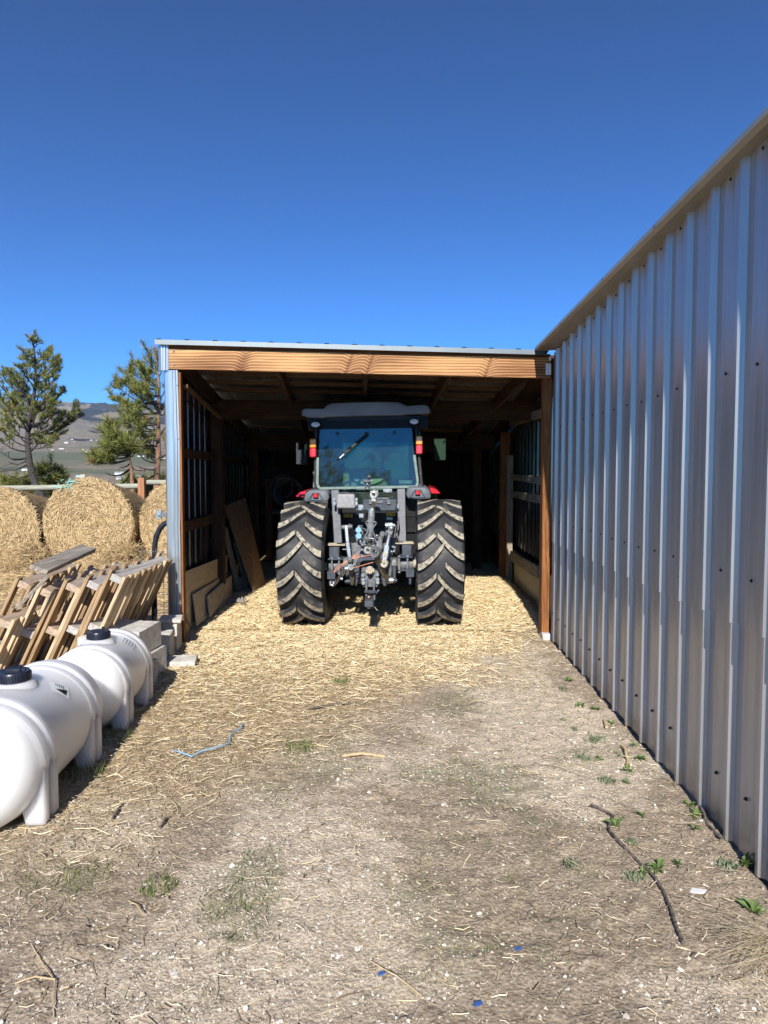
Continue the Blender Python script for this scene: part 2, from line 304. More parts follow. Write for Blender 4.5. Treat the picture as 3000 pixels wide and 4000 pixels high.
M_['stick']=mat('stick_bark',(.05,.04,.035),(.2,.17,.145),rough=.9,scale=40,bump=.6); M_['palestick']=mat('peeled_stick',(.45,.33,.18),(.62,.48,.3),rough=.8,scale=30)
M_['rail']=wood('fence_rail_wood',(.24,.24,.18),(.42,.42,.34),'x',weather=(.33,.34,.27)); M_['fpost']=wood('fence_post_wood',(.28,.12,.06),(.46,.22,.11),'z')
M_['eave']=mat('eave_trim_metal',(.44,.39,.30),(.54,.48,.37),rough=.4,metal=.4,scale=3); M_['cream']=mat('cream_paint',(.55,.48,.34),(.62,.55,.4),rough=.5)
def glassmat(name,tint,refl):
    m=bpy.data.materials.new(name); m.use_nodes=True; t=m.node_tree; N=t.nodes; L=t.links; N.remove(N['Principled BSDF'])
    tr=N.new('ShaderNodeBsdfTransparent'); tr.inputs[0].default_value=(*tint,1); gl=N.new('ShaderNodeBsdfGlossy'); gl.inputs['Roughness'].default_value=.015; gl.inputs['Color'].default_value=(.78,.80,.82,1)
    df=N.new('ShaderNodeBsdfDiffuse'); df.inputs[0].default_value=(.25,.35,.3,1)
    mx=N.new('ShaderNodeMixShader'); mx.inputs[0].default_value=refl; L.new(tr.outputs[0],mx.inputs[1]); L.new(gl.outputs[0],mx.inputs[2])
    m2=N.new('ShaderNodeMixShader'); n=N.new('ShaderNodeTexNoise'); n.inputs['Scale'].default_value=5; mr=N.new('ShaderNodeMapRange'); mr.inputs['To Min'].default_value=.015; mr.inputs['To Max'].default_value=.05
    L.new(n.outputs['Fac'],mr.inputs[0]); L.new(mr.outputs[0],m2.inputs[0]); L.new(mx.outputs[0],m2.inputs[1]); L.new(df.outputs[0],m2.inputs[2]); L.new(m2.outputs[0],N['Material Output'].inputs[0]); return m
M_['glass']=glassmat('tinted_window_glass',(.66,.80,.72),.07); M_['mirror']=mat('mirror_glass',(.7,.72,.72),(.75,.77,.77),rough=.04,metal=1)

# ------------------------------------------------------------------ terrain
def terr(x,y):
    r=np.sqrt(x*x+np.maximum(y,0)**2+1e-9)
    z=np.interp(r,[0,15,22,60,300,520,700,1500,2200,2600,3700,4300,5200],[0,0,-1.0,-7,-24,-17,.4,50,112,160,352,330,250])
    ang=np.degrees(np.arctan2(x,np.maximum(y,1)))
    far=np.clip((r-900)/1500,0,1)
    z=z+far*(fbm(x/420+50,y/420+50,4,11)-.5)*40
    z=z+np.exp(-((r-2550)/330)**2)*np.clip((-23.5-ang)/5,0,1)*50
    z=z*np.where(y<5,np.clip(1+(y-5)/400,.0,1),1)
    return z
def yard(x,y):   # gentle relief of the yard
    return (fbm(x*.9+40,y*.9+40,3,3)-.5)*.05+(fbm(x*6+9,y*6+4,3,5)-.5)*.016
# yard colour masks: pale gravel, straw litter, moss green
def masks(x,y):
    n=fbm(x*1.3+20,y*1.3+20,5,21); n2=fbm(x*3+5,y*3+5,4,31); n3=fbm(x*7,y*7,4,37)
    def blob(cx,cy,rx,ry): return np.exp(-(((x-cx)/rx)**2+((y-cy)/ry)**2))
    pale=blob(.75,5.6,.5,1.7)+blob(.95,3.9,.4,1.0)+blob(-.5,2.95,.4,.6)+blob(-.25,2.55,.5,.45)+blob(-.6,2.1,.8,.3)+blob(1.,2.05,.5,.3)+blob(.55,6.7,.6,.8)
    pale=np.clip((pale-.45+(n-.5)*2.6+(n3-.5)*.9)*2.8,0,1)
    green=.85*blob(-.60,2.65,.15,.32)+blob(.5,3.5,.45,.6)+.8*blob(-.5,3.9,.25,.6)+.7*blob(.4,2.3,.5,.3)+.8*blob(.25,4.9,.3,.5)+.4*blob(-1.2,2.5,.4,.4)
    green=np.clip((green-.45+(n2-.5)*1.8+(n3-.5)*1.2)*2.,0,1)
    edge=np.interp(y,[2.0,3.0,4.0,5.0,5.6,6.4,7.0],[-1.35,-1.15,-.75,-.25,.15,.9,1.3])
    straw=np.clip((edge-x)/.55+.5+(n-.5)*1.6,0,1)*np.clip((y-2.2)/3.6,.0,1)**.9
    tb=np.clip((y-5.2)/1.7+(n-.5)*1.6+(n3-.5)*.8,0,1); straw=straw*(1-tb)+tb*np.clip(1.15-np.clip((x-.55)/.6+(n-.5),0,1)*np.clip((8.4-y)/1.6,0,1),0,1)
    straw=np.where(x<-2.6,np.clip((y-7.5)/2,0,1),straw)
    return pale,straw,green,n
def axis(fine0,fine1,step,lo,hi,gr=1.09):
    a=list(np.arange(fine0,fine1,step)); s=step; v=fine1
    while v<hi: a.append(v); s*=gr; v+=s
    a.append(hi); s=step; v=fine0-step; b=[]
    while v>lo: b.append(v); s*=gr; v-=s
    b.append(lo); return np.array(b[::-1]+a)
xs=axis(-3.2,1.7,.022,-4500,4500); ys=axis(1.5,7.2,.022,-400,4800)
XX,YY=np.meshgrid(xs,ys); pale,straw,green,nn=masks(XX,YY)
Z=terr(XX,YY); near=(np.abs(XX)<30)&(YY<30)&(YY>-30)
rr=np.sqrt(XX**2+YY**2)
Z=Z+np.where(near,yard(XX,YY)*np.clip((16-rr)/6,0,1),0)
fine=np.clip((9-rr)/3,0,1)*np.clip(YY,0,1); lump=fbm(XX*22,YY*22,3,41)
Z=Z+fine*((lump-.5)*.02+np.clip(lump-.62,0,1)*.05)
Z=Z+np.where((YY>7)&(XX>-2.5)&(XX<1.6)&(YY<13),.02*np.clip(straw,0,1),0)
Z=np.where(rr>380,Z-6,Z)
nx,ny=len(xs),len(ys); idx=np.arange(nx*ny).reshape(ny,nx)
Fq=np.stack([idx[:-1,:-1],idx[:-1,1:],idx[1:,1:],idx[1:,:-1]],-1).reshape(-1,4)
def groundmat():
    m,t,b=newmat('yard_dirt'); N=t.nodes; L=t.links
    at=N.new('ShaderNodeVertexColor'); at.layer_name='mask'; sp=N.new('ShaderNodeSeparateColor'); L.new(at.outputs[0],sp.inputs[0])
    tc=N.new('ShaderNodeTexCoord')
    def nz(s,d=6,r=.65):
        n=N.new('ShaderNodeTexNoise'); n.inputs['Scale'].default_value=s; n.inputs['Detail'].default_value=d; n.inputs['Roughness'].default_value=r; L.new(tc.outputs['Object'],n.inputs['Vector']); return n.outputs['Fac']
    def ramp(f,cs):
        c=N.new('ShaderNodeValToRGB'); e=c.color_ramp.elements; e[0].position,e[0].color=cs[0][0],(*cs[0][1],1); e[1].position,e[1].color=cs[-1][0],(*cs[-1][1],1)
        for p,q in cs[1:-1]: x=e.new(p); x.color=(*q,1)
        L.new(f,c.inputs[0]); return c.outputs[0]
    def mix(f,a,bb):
        x=N.new('ShaderNodeMix'); x.data_type='RGBA'; L.new(f,x.inputs['Factor']); L.new(a,x.inputs['A']); L.new(bb,x.inputs['B']); return x.outputs['Result']
    f1=nz(38,9,.75); f2=nz(1.6,5); f3=nz(120,4,.7)
    brown=ramp(f1,[(.28,(.17,.13,.092)),(.5,(.37,.295,.215)),(.72,(.60,.50,.385))])
    palec=ramp(f1,[(.25,(.30,.235,.17)),(.5,(.57,.475,.36)),(.75,(.74,.64,.51))])
    grn=ramp(f3,[(.35,(.075,.085,.04)),(.65,(.20,.205,.12))]); stc=ramp(f3,[(.3,(.24,.16,.075)),(.7,(.62,.46,.22))])
    c=mix(sp.outputs[0],brown,palec); sg=N.new('ShaderNodeMath'); sg.operation='MULTIPLY'; L.new(sp.outputs[2],sg.inputs[0]); sg.inputs[1].default_value=.45; c=mix(sg.outputs[0],c,grn)
    sm=N.new('ShaderNodeMath'); sm.operation='MULTIPLY'; L.new(sp.outputs[1],sm.inputs[0]); sm.inputs[1].default_value=.85; c=mix(sm.outputs[0],c,stc)
    L.new(c,b.inputs['Base Color']); b.inputs['Roughness'].default_value=.95; b.inputs['Specular IOR Level'].default_value=.15
    vr=N.new('ShaderNodeTexVoronoi'); vr.inputs['Scale'].default_value=75; L.new(tc.outputs['Object'],vr.inputs['Vector'])
    ad=N.new('ShaderNodeMath'); ad.operation='MULTIPLY_ADD'; L.new(vr.outputs['Distance'],ad.inputs[0]); ad.inputs[1].default_value=-.5; L.new(f1,ad.inputs[2])
    bp=N.new('ShaderNodeBump'); bp.inputs['Strength'].default_value=.8; bp.inputs['Distance'].default_value=.014; L.new(ad.outputs[0],bp.inputs['Height']); L.new(bp.outputs[0],b.inputs['Normal'])
    return m
att=np.stack([pale*np.clip((30-rr)/10,0,1),np.clip(np.where(rr>18,0.15,straw),0,1),np.where(rr>20,1.0,green),np.ones_like(pale)],-1).reshape(-1,4)
g=npmesh('ground',np.stack([XX,YY,Z],-1).reshape(-1,3),Fq,groundmat(),smooth=True,attrs={'mask':att}); tag(g,'dirt yard with pale gravel and scattered straw','ground',kind='structure')
# valley and hills
rs_=np.concatenate([np.linspace(385,900,60),np.linspace(910,2600,110),np.linspace(2620,5000,150)]); th=np.radians(np.linspace(-62,62,420))
RR,TT=np.meshgrid(rs_,th); HX=RR*np.sin(TT); HY=RR*np.cos(TT); HZ=terr(HX,HY)
rdg=fbm(HX/160+9,HY/160+9,4,77); HZ=HZ+np.clip((RR-2500)/600,0,1)*(np.abs(rdg-.5)*-90+18)
forest=np.clip((fbm(HX/330+7,HY/330+3,5,61)-.30)*8,0,1)*np.clip((RR-2650)/350,0,1)
forest=np.maximum(forest,np.clip((fbm(HX/140+3,HY/140+8,4,91)-.63)*14,0,1)*np.clip((RR-1700)/300,0,1))
field=np.clip((fbm(HX/900+2,HY/180+2,3,67)-.42)*6,0,1)*np.clip((2100-RR)/400,0,1)
def hillmat():
    m,t,b=newmat('hill_cover'); N=t.nodes; L=t.links
    at=N.new('ShaderNodeVertexColor'); at.layer_name='mask'; sp=N.new('ShaderNodeSeparateColor'); L.new(at.outputs[0],sp.inputs[0]); tc=N.new('ShaderNodeTexCoord')
    n=N.new('ShaderNodeTexNoise'); n.inputs['Scale'].default_value=.035; n.inputs['Detail'].default_value=6; n.inputs['Roughness'].default_value=.7; L.new(tc.outputs['Object'],n.inputs['Vector'])
    def ramp(f,a,bb,p=(.4,.6)):
        c=N.new('ShaderNodeValToRGB'); e=c.color_ramp.elements; e[0].position=p[0];e[1].position=p[1]; e[0].color=(*a,1); e[1].color=(*bb,1); L.new(f,c.inputs[0]); return c.outputs[0]
    def mix(f,a,bb):
        x=N.new('ShaderNodeMix'); x.data_type='RGBA'; L.new(f,x.inputs['Factor']); L.new(a,x.inputs['A']); L.new(bb,x.inputs['B']); return x.outputs['Result']
    tan=ramp(n.outputs['Fac'],(.19,.16,.115),(.28,.235,.175)); grn=ramp(n.outputs['Fac'],(.12,.135,.085),(.155,.165,.105)); fo=ramp(n.outputs['Fac'],(.004,.010,.014),(.020,.028,.028),(.42,.66))
    n2=N.new('ShaderNodeTexNoise'); n2.inputs['Scale'].default_value=.06; n2.inputs['Detail'].default_value=3; L.new(tc.outputs['Object'],n2.inputs['Vector'])
    ad=N.new('ShaderNodeMath'); ad.operation='ADD'; L.new(sp.outputs[0],ad.inputs[0]); L.new(n2.outputs['Fac'],ad.inputs[1])
    mr=N.new('ShaderNodeMapRange'); mr.inputs['From Min'].default_value=.82; mr.inputs['From Max'].default_value=.95; L.new(ad.outputs[0],mr.inputs[0])
    c=mix(sp.outputs[1],tan,grn); c=mix(mr.outputs[0],c,fo); L.new(c,b.inputs['Base Color']); b.inputs['Roughness'].default_value=1; b.inputs['Specular IOR Level'].default_value=0; return m
a2=np.stack([forest,field,forest*0,forest*0+1],-1).reshape(-1,4); m1,n1=RR.shape; ii=np.arange(m1*n1).reshape(m1,n1)
F2=np.stack([ii[:-1,:-1],ii[1:,:-1],ii[1:,1:],ii[:-1,1:]],-1).reshape(-1,4)[:, ::-1]
h=npmesh('hills',np.stack([HX,HY,HZ],-1).reshape(-1,3),F2,hillmat(),smooth=True,attrs={'mask':a2}); tag(h,'valley fields rising to a forested hill','hills',kind='structure')

# ------------------------------------------------------------------ scatter helpers
def sticks(P,yaw,ln,wd,tilt=.12,bend=.15,thick=True,lift=.004):
    n=len(P); d=np.stack([np.cos(yaw),np.sin(yaw),rng.normal(0,tilt,n)],-1); s=np.stack([-np.sin(yaw),np.cos(yaw),rng.normal(0,.35,n)],-1)
    b=rng.normal(0,bend,n)[:,None]*ln[:,None]*s*.6; up=np.array([0,0,1.])
    V=[]
    for t,off in ((-.5,0),(0,1),(.5,0)):
        c=P+d*(ln[:,None]*t)+b*off
        for k in (-1,1): V.append(c+s*(wd[:,None]*.5*k))
    for t,off in ((-.5,0),(0,1),(.5,0)):
        c=P+d*(ln[:,None]*t)+b*off+up*(wd[:,None]*.5)
        V.append(c)
    V=np.stack(V,1).reshape(-1,3); V[:,2]+=lift; o=np.arange(n)[:,None]*9
    q=np.array([[0,6,7,2],[6,1,3,7],[2,7,8,4],[7,3,5,8]])
    return V,(o[:,None,:]+q[None]).reshape(-1,4)
def stones(P,sz):
    n=len(P); base=np.array([[1,0,0],[0,1,0],[-1,0,0],[0,-1,0],[.6,.6,.62],[-.6,.6,.55],[-.6,-.6,.6],[.6,-.6,.6]])
    J=base[None]*(1+rng.normal(0,.22,(n,8,3))); yaw=rng.uniform(0,6.28,n); c,s=np.cos(yaw)[:,None],np.sin(yaw)[:,None]
    st=rng.uniform(.6,1.3,(n,1)); x=J[:,:,0]*st; y=J[:,:,1]; X=x*c-y*s; Y=x*s+y*c; Zc=J[:,:,2]*rng.uniform(.5,1,(n,1))
    V=np.stack([X,Y,Zc],-1)*sz[:,None,None]+P[:,None,:]; o=np.arange(n)[:,None,None]*8
    q=np.array([[0,1,5,4],[1,2,6,5],[2,3,7,6],[3,0,4,7],[4,5,6,7]])
    return V.reshape(-1,3),(o+q[None]).reshape(-1,4)
def gz(x,y):
    lump=fbm(x*22,y*22,3,41); r=np.sqrt(x*x+y*y); f=np.clip((9-r)/3,0,1)*np.clip(y,0,1)
    z=yard(x,y)*np.clip((16-r)/6,0,1)+f*((lump-.5)*.02+np.clip(lump-.62,0,1)*.05)
    return z+np.where((y>7)&(x>-2.5)&(x<1.6)&(y<13),.02,0)
def inwall(x): return x<1.36
def samp(n,x0,x1,y0,y1,w,pw=1.):
    x=rng.uniform(x0,x1,n); y=y0+(y1-y0)*rng.uniform(0,1,n)**pw; p=w(x,y); k=rng.uniform(0,1,n)<p; return x[k],y[k]
# straw: golden bed inside the shed, faded litter outside
def wbed(x,y): return np.clip(masks(x,y)[1],0,1)**1.5*np.clip((y-4.5)/2.6,0,1)**1.5*(x<1.45)*(x>-2.35-.08*(y-6.5))
x,y=samp(110000,-2.7,1.5,4.4,12.2,wbed)
P=np.stack([x,y,gz(x,y)+rng.uniform(0,.045,len(x))*np.clip((y-6.3)/2,.2,1)],-1)
V,Fs=sticks(P,rng.uniform(0,6.283,len(x)),rng.uniform(.03,.13,len(x)),rng.uniform(.003,.0065,len(x)),.25)
tag(npmesh('straw_bedding',V,Fs,M_['straw']),'golden straw bedding strewn over the shed floor','straw',kind='stuff')
def wl(x,y): return np.clip(masks(x,y)[1]*.85+.06+.08*np.exp(-((x+.1)/.5)**2-((y-4.2)/.5)**2),0,1)*(x<1.36)*np.clip((7.6-y),0,1)
x,y=samp(150000,-3.6,1.4,1.6,7.6,wl,1.35)
P=np.stack([x,y,gz(x,y)+rng.uniform(0,.012,len(x))],-1)
V,Fs=sticks(P,rng.uniform(0,6.283,len(x)),rng.gamma(2.0,.013,len(x))+.006,rng.uniform(.0014,.0038,len(x)),.12)
tag(npmesh('straw_litter',V,Fs,M_['straw2']),'faded straw and stalks littering the dirt','straw',kind='stuff')
x=rng.uniform(-12,-2.7,60000); y=rng.uniform(5.5,12.5,60000); k=rng.uniform(0,1,60000)<np.clip((y-5.5)/5,.1,1); x,y=x[k],y[k]
V,Fs=sticks(np.stack([x,y,gz(x,y)+.01],-1),rng.uniform(0,6.3,len(x)),rng.uniform(.04,.15,len(x)),rng.uniform(.004,.007,len(x)),.2)
tag(npmesh('hay_litter',V,Fs,M_['haystraw']),'loose hay spread on the ground before the round bales','hay',kind='stuff')
x,y=samp(7000,-3.2,1.2,2.1,7.2,lambda x,y:np.clip(masks(x,y)[1]*.8-.05,0,1)+.008,1.2); k=len(x)
V,Fs=sticks(np.stack([x,y,gz(x,y)+rng.uniform(.003,.02,k)],-1),rng.uniform(0,6.283,k),rng.gamma(3,.022,k)+.02,rng.uniform(.0020,.0045,k),.12,.25)
tag(npmesh('coarse_stalks',V,Fs,M_['straw']),'longer pale stalks lying over the straw litter','straw',kind='stuff')
# gravel
x,y=samp(140000,-2.8,1.38,1.65,7.5,lambda x,y:np.clip(masks(x,y)[0]*.7+.30-masks(x,y)[1]*.25,0,1),2.0)
n=len(x); sz=rng.gamma(2.2,.0008,n)+.0008; P=np.stack([x,y,gz(x,y)],-1); yw=rng.uniform(0,6.3,n); cc,ss=np.cos(yw),np.sin(yw); V=[]
for a,b_,c_ in ((1.2,0,-.1),(0,.9,-.1),(-1.1,.2,-.1),(-.1,-1,-.1),(.1,.1,.95)):
    a2_=a*(1+rng.normal(0,.25,n)); b2_=b_*(1+rng.normal(0,.25,n)); V.append(P+np.stack([(a2_*cc-b2_*ss),(a2_*ss+b2_*cc),np.full(n,c_)],-1)*sz[:,None])
V=np.stack(V,1).reshape(-1,3); Fs=(np.arange(n)[:,None,None]*5+np.array([[0,1,4],[1,2,4],[2,3,4],[3,0,4]])[None]).reshape(-1,3)
tag(npmesh('grit',V,Fs,M_['grit']),'fine pale grit and chaff sprinkled over the dirt','grit',kind='stuff')
x,y=samp(42000,-3,1.38,1.6,8,lambda x,y:np.clip(masks(x,y)[0]*.8+.22-masks(x,y)[1]*.2,0,1),1.7)
sz=rng.gamma(1.6,.0016,len(x))+.0013; P=np.stack([x,y,gz(x,y)-sz*.15],-1); V,Fs=stones(P,sz)
tag(npmesh('gravel',V,Fs,M_['stone']),'small pale stones scattered through the dirt','gravel',kind='stuff')
# low grass and moss tufts
x,y=samp(60000,-2.6,1.36,1.7,6.5,lambda x,y:masks(x,y)[2]**1.3*.55,1.3); n=len(x)
P=np.stack([x,y,gz(x,y)],-1); yaw=rng.uniform(0,6.28,n); hgt=rng.uniform(.006,.022,n)*(1+1.3*((x<-.35)&(y<3.2))); 
d=np.stack([np.cos(yaw),np.sin(yaw),np.zeros(n)],-1); s=np.stack([-np.sin(yaw),np.cos(yaw),np.zeros(n)],-1)*.0016
V=np.stack([P-s,P+s,P+d*(hgt*rng.uniform(.4,1.5,n))[:,None]+np.array([0,0,1])*hgt[:,None]],1).reshape(-1,3)
tag(npmesh('low_grass',V,np.arange(3*n).reshape(-1,3),M_['grass']),'thin low green grass growing through the dirt','grass',kind='stuff')

# ------------------------------------------------------------------ main metal barn on the right
WX=1.40
def etop(y): return 2.956-.0435*(y-2.97)
barn=thing('metal_barn','long silver ribbed metal barn running along the right of the yard','barn',(WX,3,0))
RIB=.277; R0=2.722-RIB*26
def panel_profile(y0,y1,inv=1):
    pts=[]; k=math.floor((y0-R0)/RIB)-1; ev=[]
    while R0+k*RIB<y1+.3:
        c=R0+k*RIB
        ev+=[(c-.030,0),(c-.013,.025),(c+.007,.025),(c+.022,0)]
        for q in (.33,.67):
            e=c+RIB*q; ev+=[(e-.012,0),(e-.005,.002),(e+.005,.002),(e+.012,0)]
        k+=1
    ev=[e for e in ev if y0<e[0]<y1]; f=lambda t:0
    ys_=[y0]+[e[0] for e in ev]+[y1]; hs=[0]+[e[1] for e in ev]+[0]
    if ev: hs[0]=ev[0][1] if ev[0][0]-y0<.02 and ev[0][1]>.01 else 0
    return ys_,hs
def metal_panel(y0,y1,X,sgn,ztop,name,m,parent,zbot=.02,dx=0,screws=()):
    b=MB(); ys_,hs=panel_profile(y0,y1); P=[];n=len(ys_); zs=[(0,0),(.5,0),(1,0),(1,.0045),(1.5,.0045),(2,.0045)]; zl=.97+.012*math.sin(y0*3)
    for t,ex in zs:
        for yy,hh in zip(ys_,hs):
            zt=ztop(yy); P.append((X-sgn*(hh*(1+(.06 if ex else 0))+dx+ex),yy,zbot+(zl-zbot)*t if t<=1 else zl+(zt-zl)*(t-1)))
    b.add(P,[(j*n+i,j*n+i+1,(j+1)*n+i+1,(j+1)*n+i) for j in range(len(zs)-1) for i in range(n-1)])
    for z in screws:
        k=math.ceil((y0-R0)/RIB)
        while R0+k*RIB+.15<y1:
            yy=R0+k*RIB+.14; zz=z if z>0 else ztop(yy)+z
            zz+=random.uniform(-.008,.008)
            b.cyl((X-sgn*dx,yy,zz),(X-sgn*(dx+.005),yy,zz),.0085,10,1); b.cyl((X-sgn*(dx+.005),yy,zz),(X-sgn*(dx+.010),yy,zz),.0055,6,1); k+=1
    return b.build(name,[m,M_['blackplastic']],parent,smooth=20)
edges=[R0+RIB*4*k+.03 for k in range(-1,8)]
edges=[e for e in edges if -4.2<e<6.4]; edges=[-4.2]+edges+[6.80]
for i in range(len(edges)-1):
    metal_panel(edges[i],edges[i+1]+(.004 if i<len(edges)-2 else 0),WX,1,lambda y:etop(y)-.012,'wall_panel',M_['galv'],barn,dx=.0015*(i%2),screws=(.26,1.17,2.05,-.05))
b=MB(); b.box((WX+.09,1.3,1.42),(.12,11.,2.78)); b.box((WX+.06,6.4,1.4),(.1,.9,2.7)); b.build('wall_frame',M_['redwood_z'],barn)
b=MB()
def eaverow(y): 
    z=etop(y); t=(y-2.4)/4.3; xo=WX-.08-.125*t; zo=z-.045+.045*t; return [(xo,zo+.016),(xo,zo),(xo+.03,zo-.006),(WX+.02,z-.002),(WX+.02,z+.03),(WX+3.,z+.62),(WX+3.,z+.66),(xo,zo+.024)]
ysl=[-4.5,0,6.72]; P=[(a,yy,c) for yy in ysl for a,c in eaverow(yy)]; n=8
b.add(P,[(j*n+i,j*n+(i+1)%n,(j+1)*n+(i+1)%n,(j+1)*n+i) for j in range(2) for i in range(n)]+[tuple(range(8)),tuple(range(23,15,-1))]); b.build('eave_trim',M_['eave'],barn)
for yy in (3.75,4.62,5.75):
    xo,z=eaverow(yy)[1]; MB().slab([(xo-.002,yy,z-.001),(xo-.002,yy+.006,z-.001),(xo-.002,yy+.006,z+.018),(xo-.002,yy,z+.018)],-.001).build('trim_seam',M_['black'],barn)
b=MB(); b.box((WX+3.0,1.1,1.7),(.05,11.,3.4)); b.box((WX+1.5,-4.25,1.45),(3,.04,2.9)); b.build('far_wall',M_['galv'],barn)

# ------------------------------------------------------------------ lean-to shed
A=R(4.6); SO=Vector((-2.25,6.55,0))
shed=thing('lean_to_shed','open-fronted wooden lean-to shed with a light timber header and metal siding','shed',SO,(0,0,A))
def SH(mb,name,m,bevel=0,smooth=30,**k): o=mb.build(name,m,shed,bevel,smooth,world=False,**k); return o
def rz(y): return -.10*y      # roof falls to the back
# header
b=MB(); b.add([(-.01,-.045,2.60),(3.62,-.045,2.535),(3.62,-.005,2.535),(-.01,-.005,2.60),(-.01,-.045,2.79),(3.62,-.045,2.735),(3.62,-.005,2.735),(-.01,-.005,2.79)],[(0,3,2,1),(4,5,6,7),(0,1,5,4),(1,2,6,5),(2,3,7,6),(3,0,4,7)])
hd=SH(b,'header_beam',M_['header'],.004)
b=MB(); b.add([(-.01,-.03,2.79),(3.62,-.03,2.735),(3.62,.1,2.735),(-.01,.1,2.79),(-.01,-.03,2.825),(3.62,-.03,2.77),(3.62,.1,2.77),(-.01,.1,2.825)],[(0,3,2,1),(4,5,6,7),(0,1,5,4),(1,2,6,5),(2,3,7,6),(3,0,4,7)]); SH(b,'fascia_board',M_['redwood_x'])
b=MB(); P=[]
for (xx,zz) in ((-.12,2.865),(3.55,2.795)):
    P+=[(xx,-.10,zz-.045),(xx,-.095,zz),(xx,.02,zz+.008),(xx,.02,zz-.01)]
b.add(P,[(0,4,5,1),(1,5,6,2),(2,6,7,3),(3,7,4,0),(0,1,2,3),(7,6,5,4)]); SH(b,'drip_edge',M_['drip'])
# roof sheet (corrugated) rows
b=MB(); P=[]; n=0; xs_=[]; hh=[]
k=-.12
while k<3.6:
    for dx,h_ in ((0,0),(.02,.010),(.05,.010),(.07,0)): xs_.append(k+dx); hh.append(h_)
    k+=.26
n=len(xs_)
for yy in (-.09,3,7.6):
    for a_,h_ in zip(xs_,hh): P.append((a_+(.085*(yy+.09) if a_>1.8 else 0)*(a_-1.8)/1.8,yy,2.862-.019*(a_)+h_+rz(yy+.09)))
b.add(P,[(j*n+i,j*n+i+1,(j+1)*n+i+1,(j+1)*n+i) for j in range(2) for i in range(n-1)]); SH(b,'roof_sheet',M_['galvtrim'],smooth=15)
b=MB(); P=[(3.45,.22,2.775),(4.08,.22,2.765),(4.75,7.6,2.03),(3.9,7.6,2.05)]; b.add(P+[(x,y,z+.03) for x,y,z in P],[(0,3,2,1),(4,5,6,7),(0,1,5,4),(1,2,6,5),(2,3,7,6),(3,0,4,7)]); SH(b,'roof_deck',M_['dark_x'])
for yy in (.45,.85,1.25,1.65,2.6,3.4,4.2,5.0,5.8,6.6):
    z=2.80+rz(yy); MB().add([(0,yy,z-.03),(3.6,yy,z-.1),(3.6,yy+.085,z-.1),(0,yy+.085,z-.03),(0,yy,z+.01),(3.6,yy,z-.06),(3.6,yy+.085,z-.06),(0,yy+.085,z+.01)],[(0,3,2,1),(4,5,6,7),(0,1,5,4),(1,2,6,5),(2,3,7,6),(3,0,4,7)]).build('purlin',M_['purlin'],shed,world=False)
for xx in (.05,.98,1.85,2.68,3.45):
    z=2.725-.019*xx; MB().bar((xx,0,z-.01),(xx,7.4,z+rz(7.4)-.01),.042,.15).build('rafter',M_['dark_y'],shed,world=False)
# inner header and posts
for yy,z0,z1 in ((1.85,2.28,2.52),(4.6,2.02,2.26)):
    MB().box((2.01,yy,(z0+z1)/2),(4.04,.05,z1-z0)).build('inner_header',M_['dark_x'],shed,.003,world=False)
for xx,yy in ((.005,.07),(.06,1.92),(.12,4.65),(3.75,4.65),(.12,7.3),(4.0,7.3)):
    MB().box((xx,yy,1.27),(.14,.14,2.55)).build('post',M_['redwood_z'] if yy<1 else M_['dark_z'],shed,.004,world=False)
# front left corner trim of bent galvanised steel
prof=[(-.06,.05),(-.06,-.005),(-.045,-.032),(-.015,-.042),(.012,-.042),(.018,-.052),(.026,-.052),(.032,-.042),(.040,-.042),(.046,-.052),(.054,-.052),(.060,-.042),(.075,-.042),(.078,-.035),(.078,.0)]
b=MB(); n=len(prof); zz=[.02,.75,1.16,1.175,1.9,2.59]
P=[(a_+(-.003 if 2>j else 0)+.004*math.sin(j*2.1),c_-(.004 if j<3 else 0)+.003*math.cos(j*3.),z_) for j,z_ in enumerate(zz) for a_,c_ in prof]
b.add(P,[(j*n+i,j*n+i+1,(j+1)*n+i+1,(j+1)*n+i) for j in range(len(zz)-1) for i in range(n-1)]); SH(b,'corner_trim',M_['galvtrim'],smooth=40)
b=MB(); pr=[(-.105,.03),(-.105,-.035),(-.095,-.05),(-.078,-.06),(-.072,-.068),(-.064,-.068),(-.058,-.06),(-.05,-.06),(-.044,-.068),(-.036,-.068),(-.03,-.06),(-.008,-.055),(-.008,.0)]; n=len(pr)
P=[(a_,c_,z_) for z_ in (2.585,2.82) for a_,c_ in pr]; b.add(P,[(i,i+1,n+i+1,n+i) for i in range(n-1)]); SH(b,'upper_corner_trim',M_['galvtrim'],smooth=40)
for z_ in (.35,.75,1.1,1.45,1.95,2.45): SH(MB().sphere((.068,-.045,z_),.007,8,5),'screw_head',M_['lightsteel'])
for q in ((.04,2.64),(.04,2.765)): SH(MB().sphere((q[0],-.048,q[1]),.010,8,5),'lag_bolt',M_['lightsteel'])
MB().box((.090,-.02,1.29),(.020,.06,2.56)).build('jamb_board',M_['redwood_z'],shed,.003,world=False)
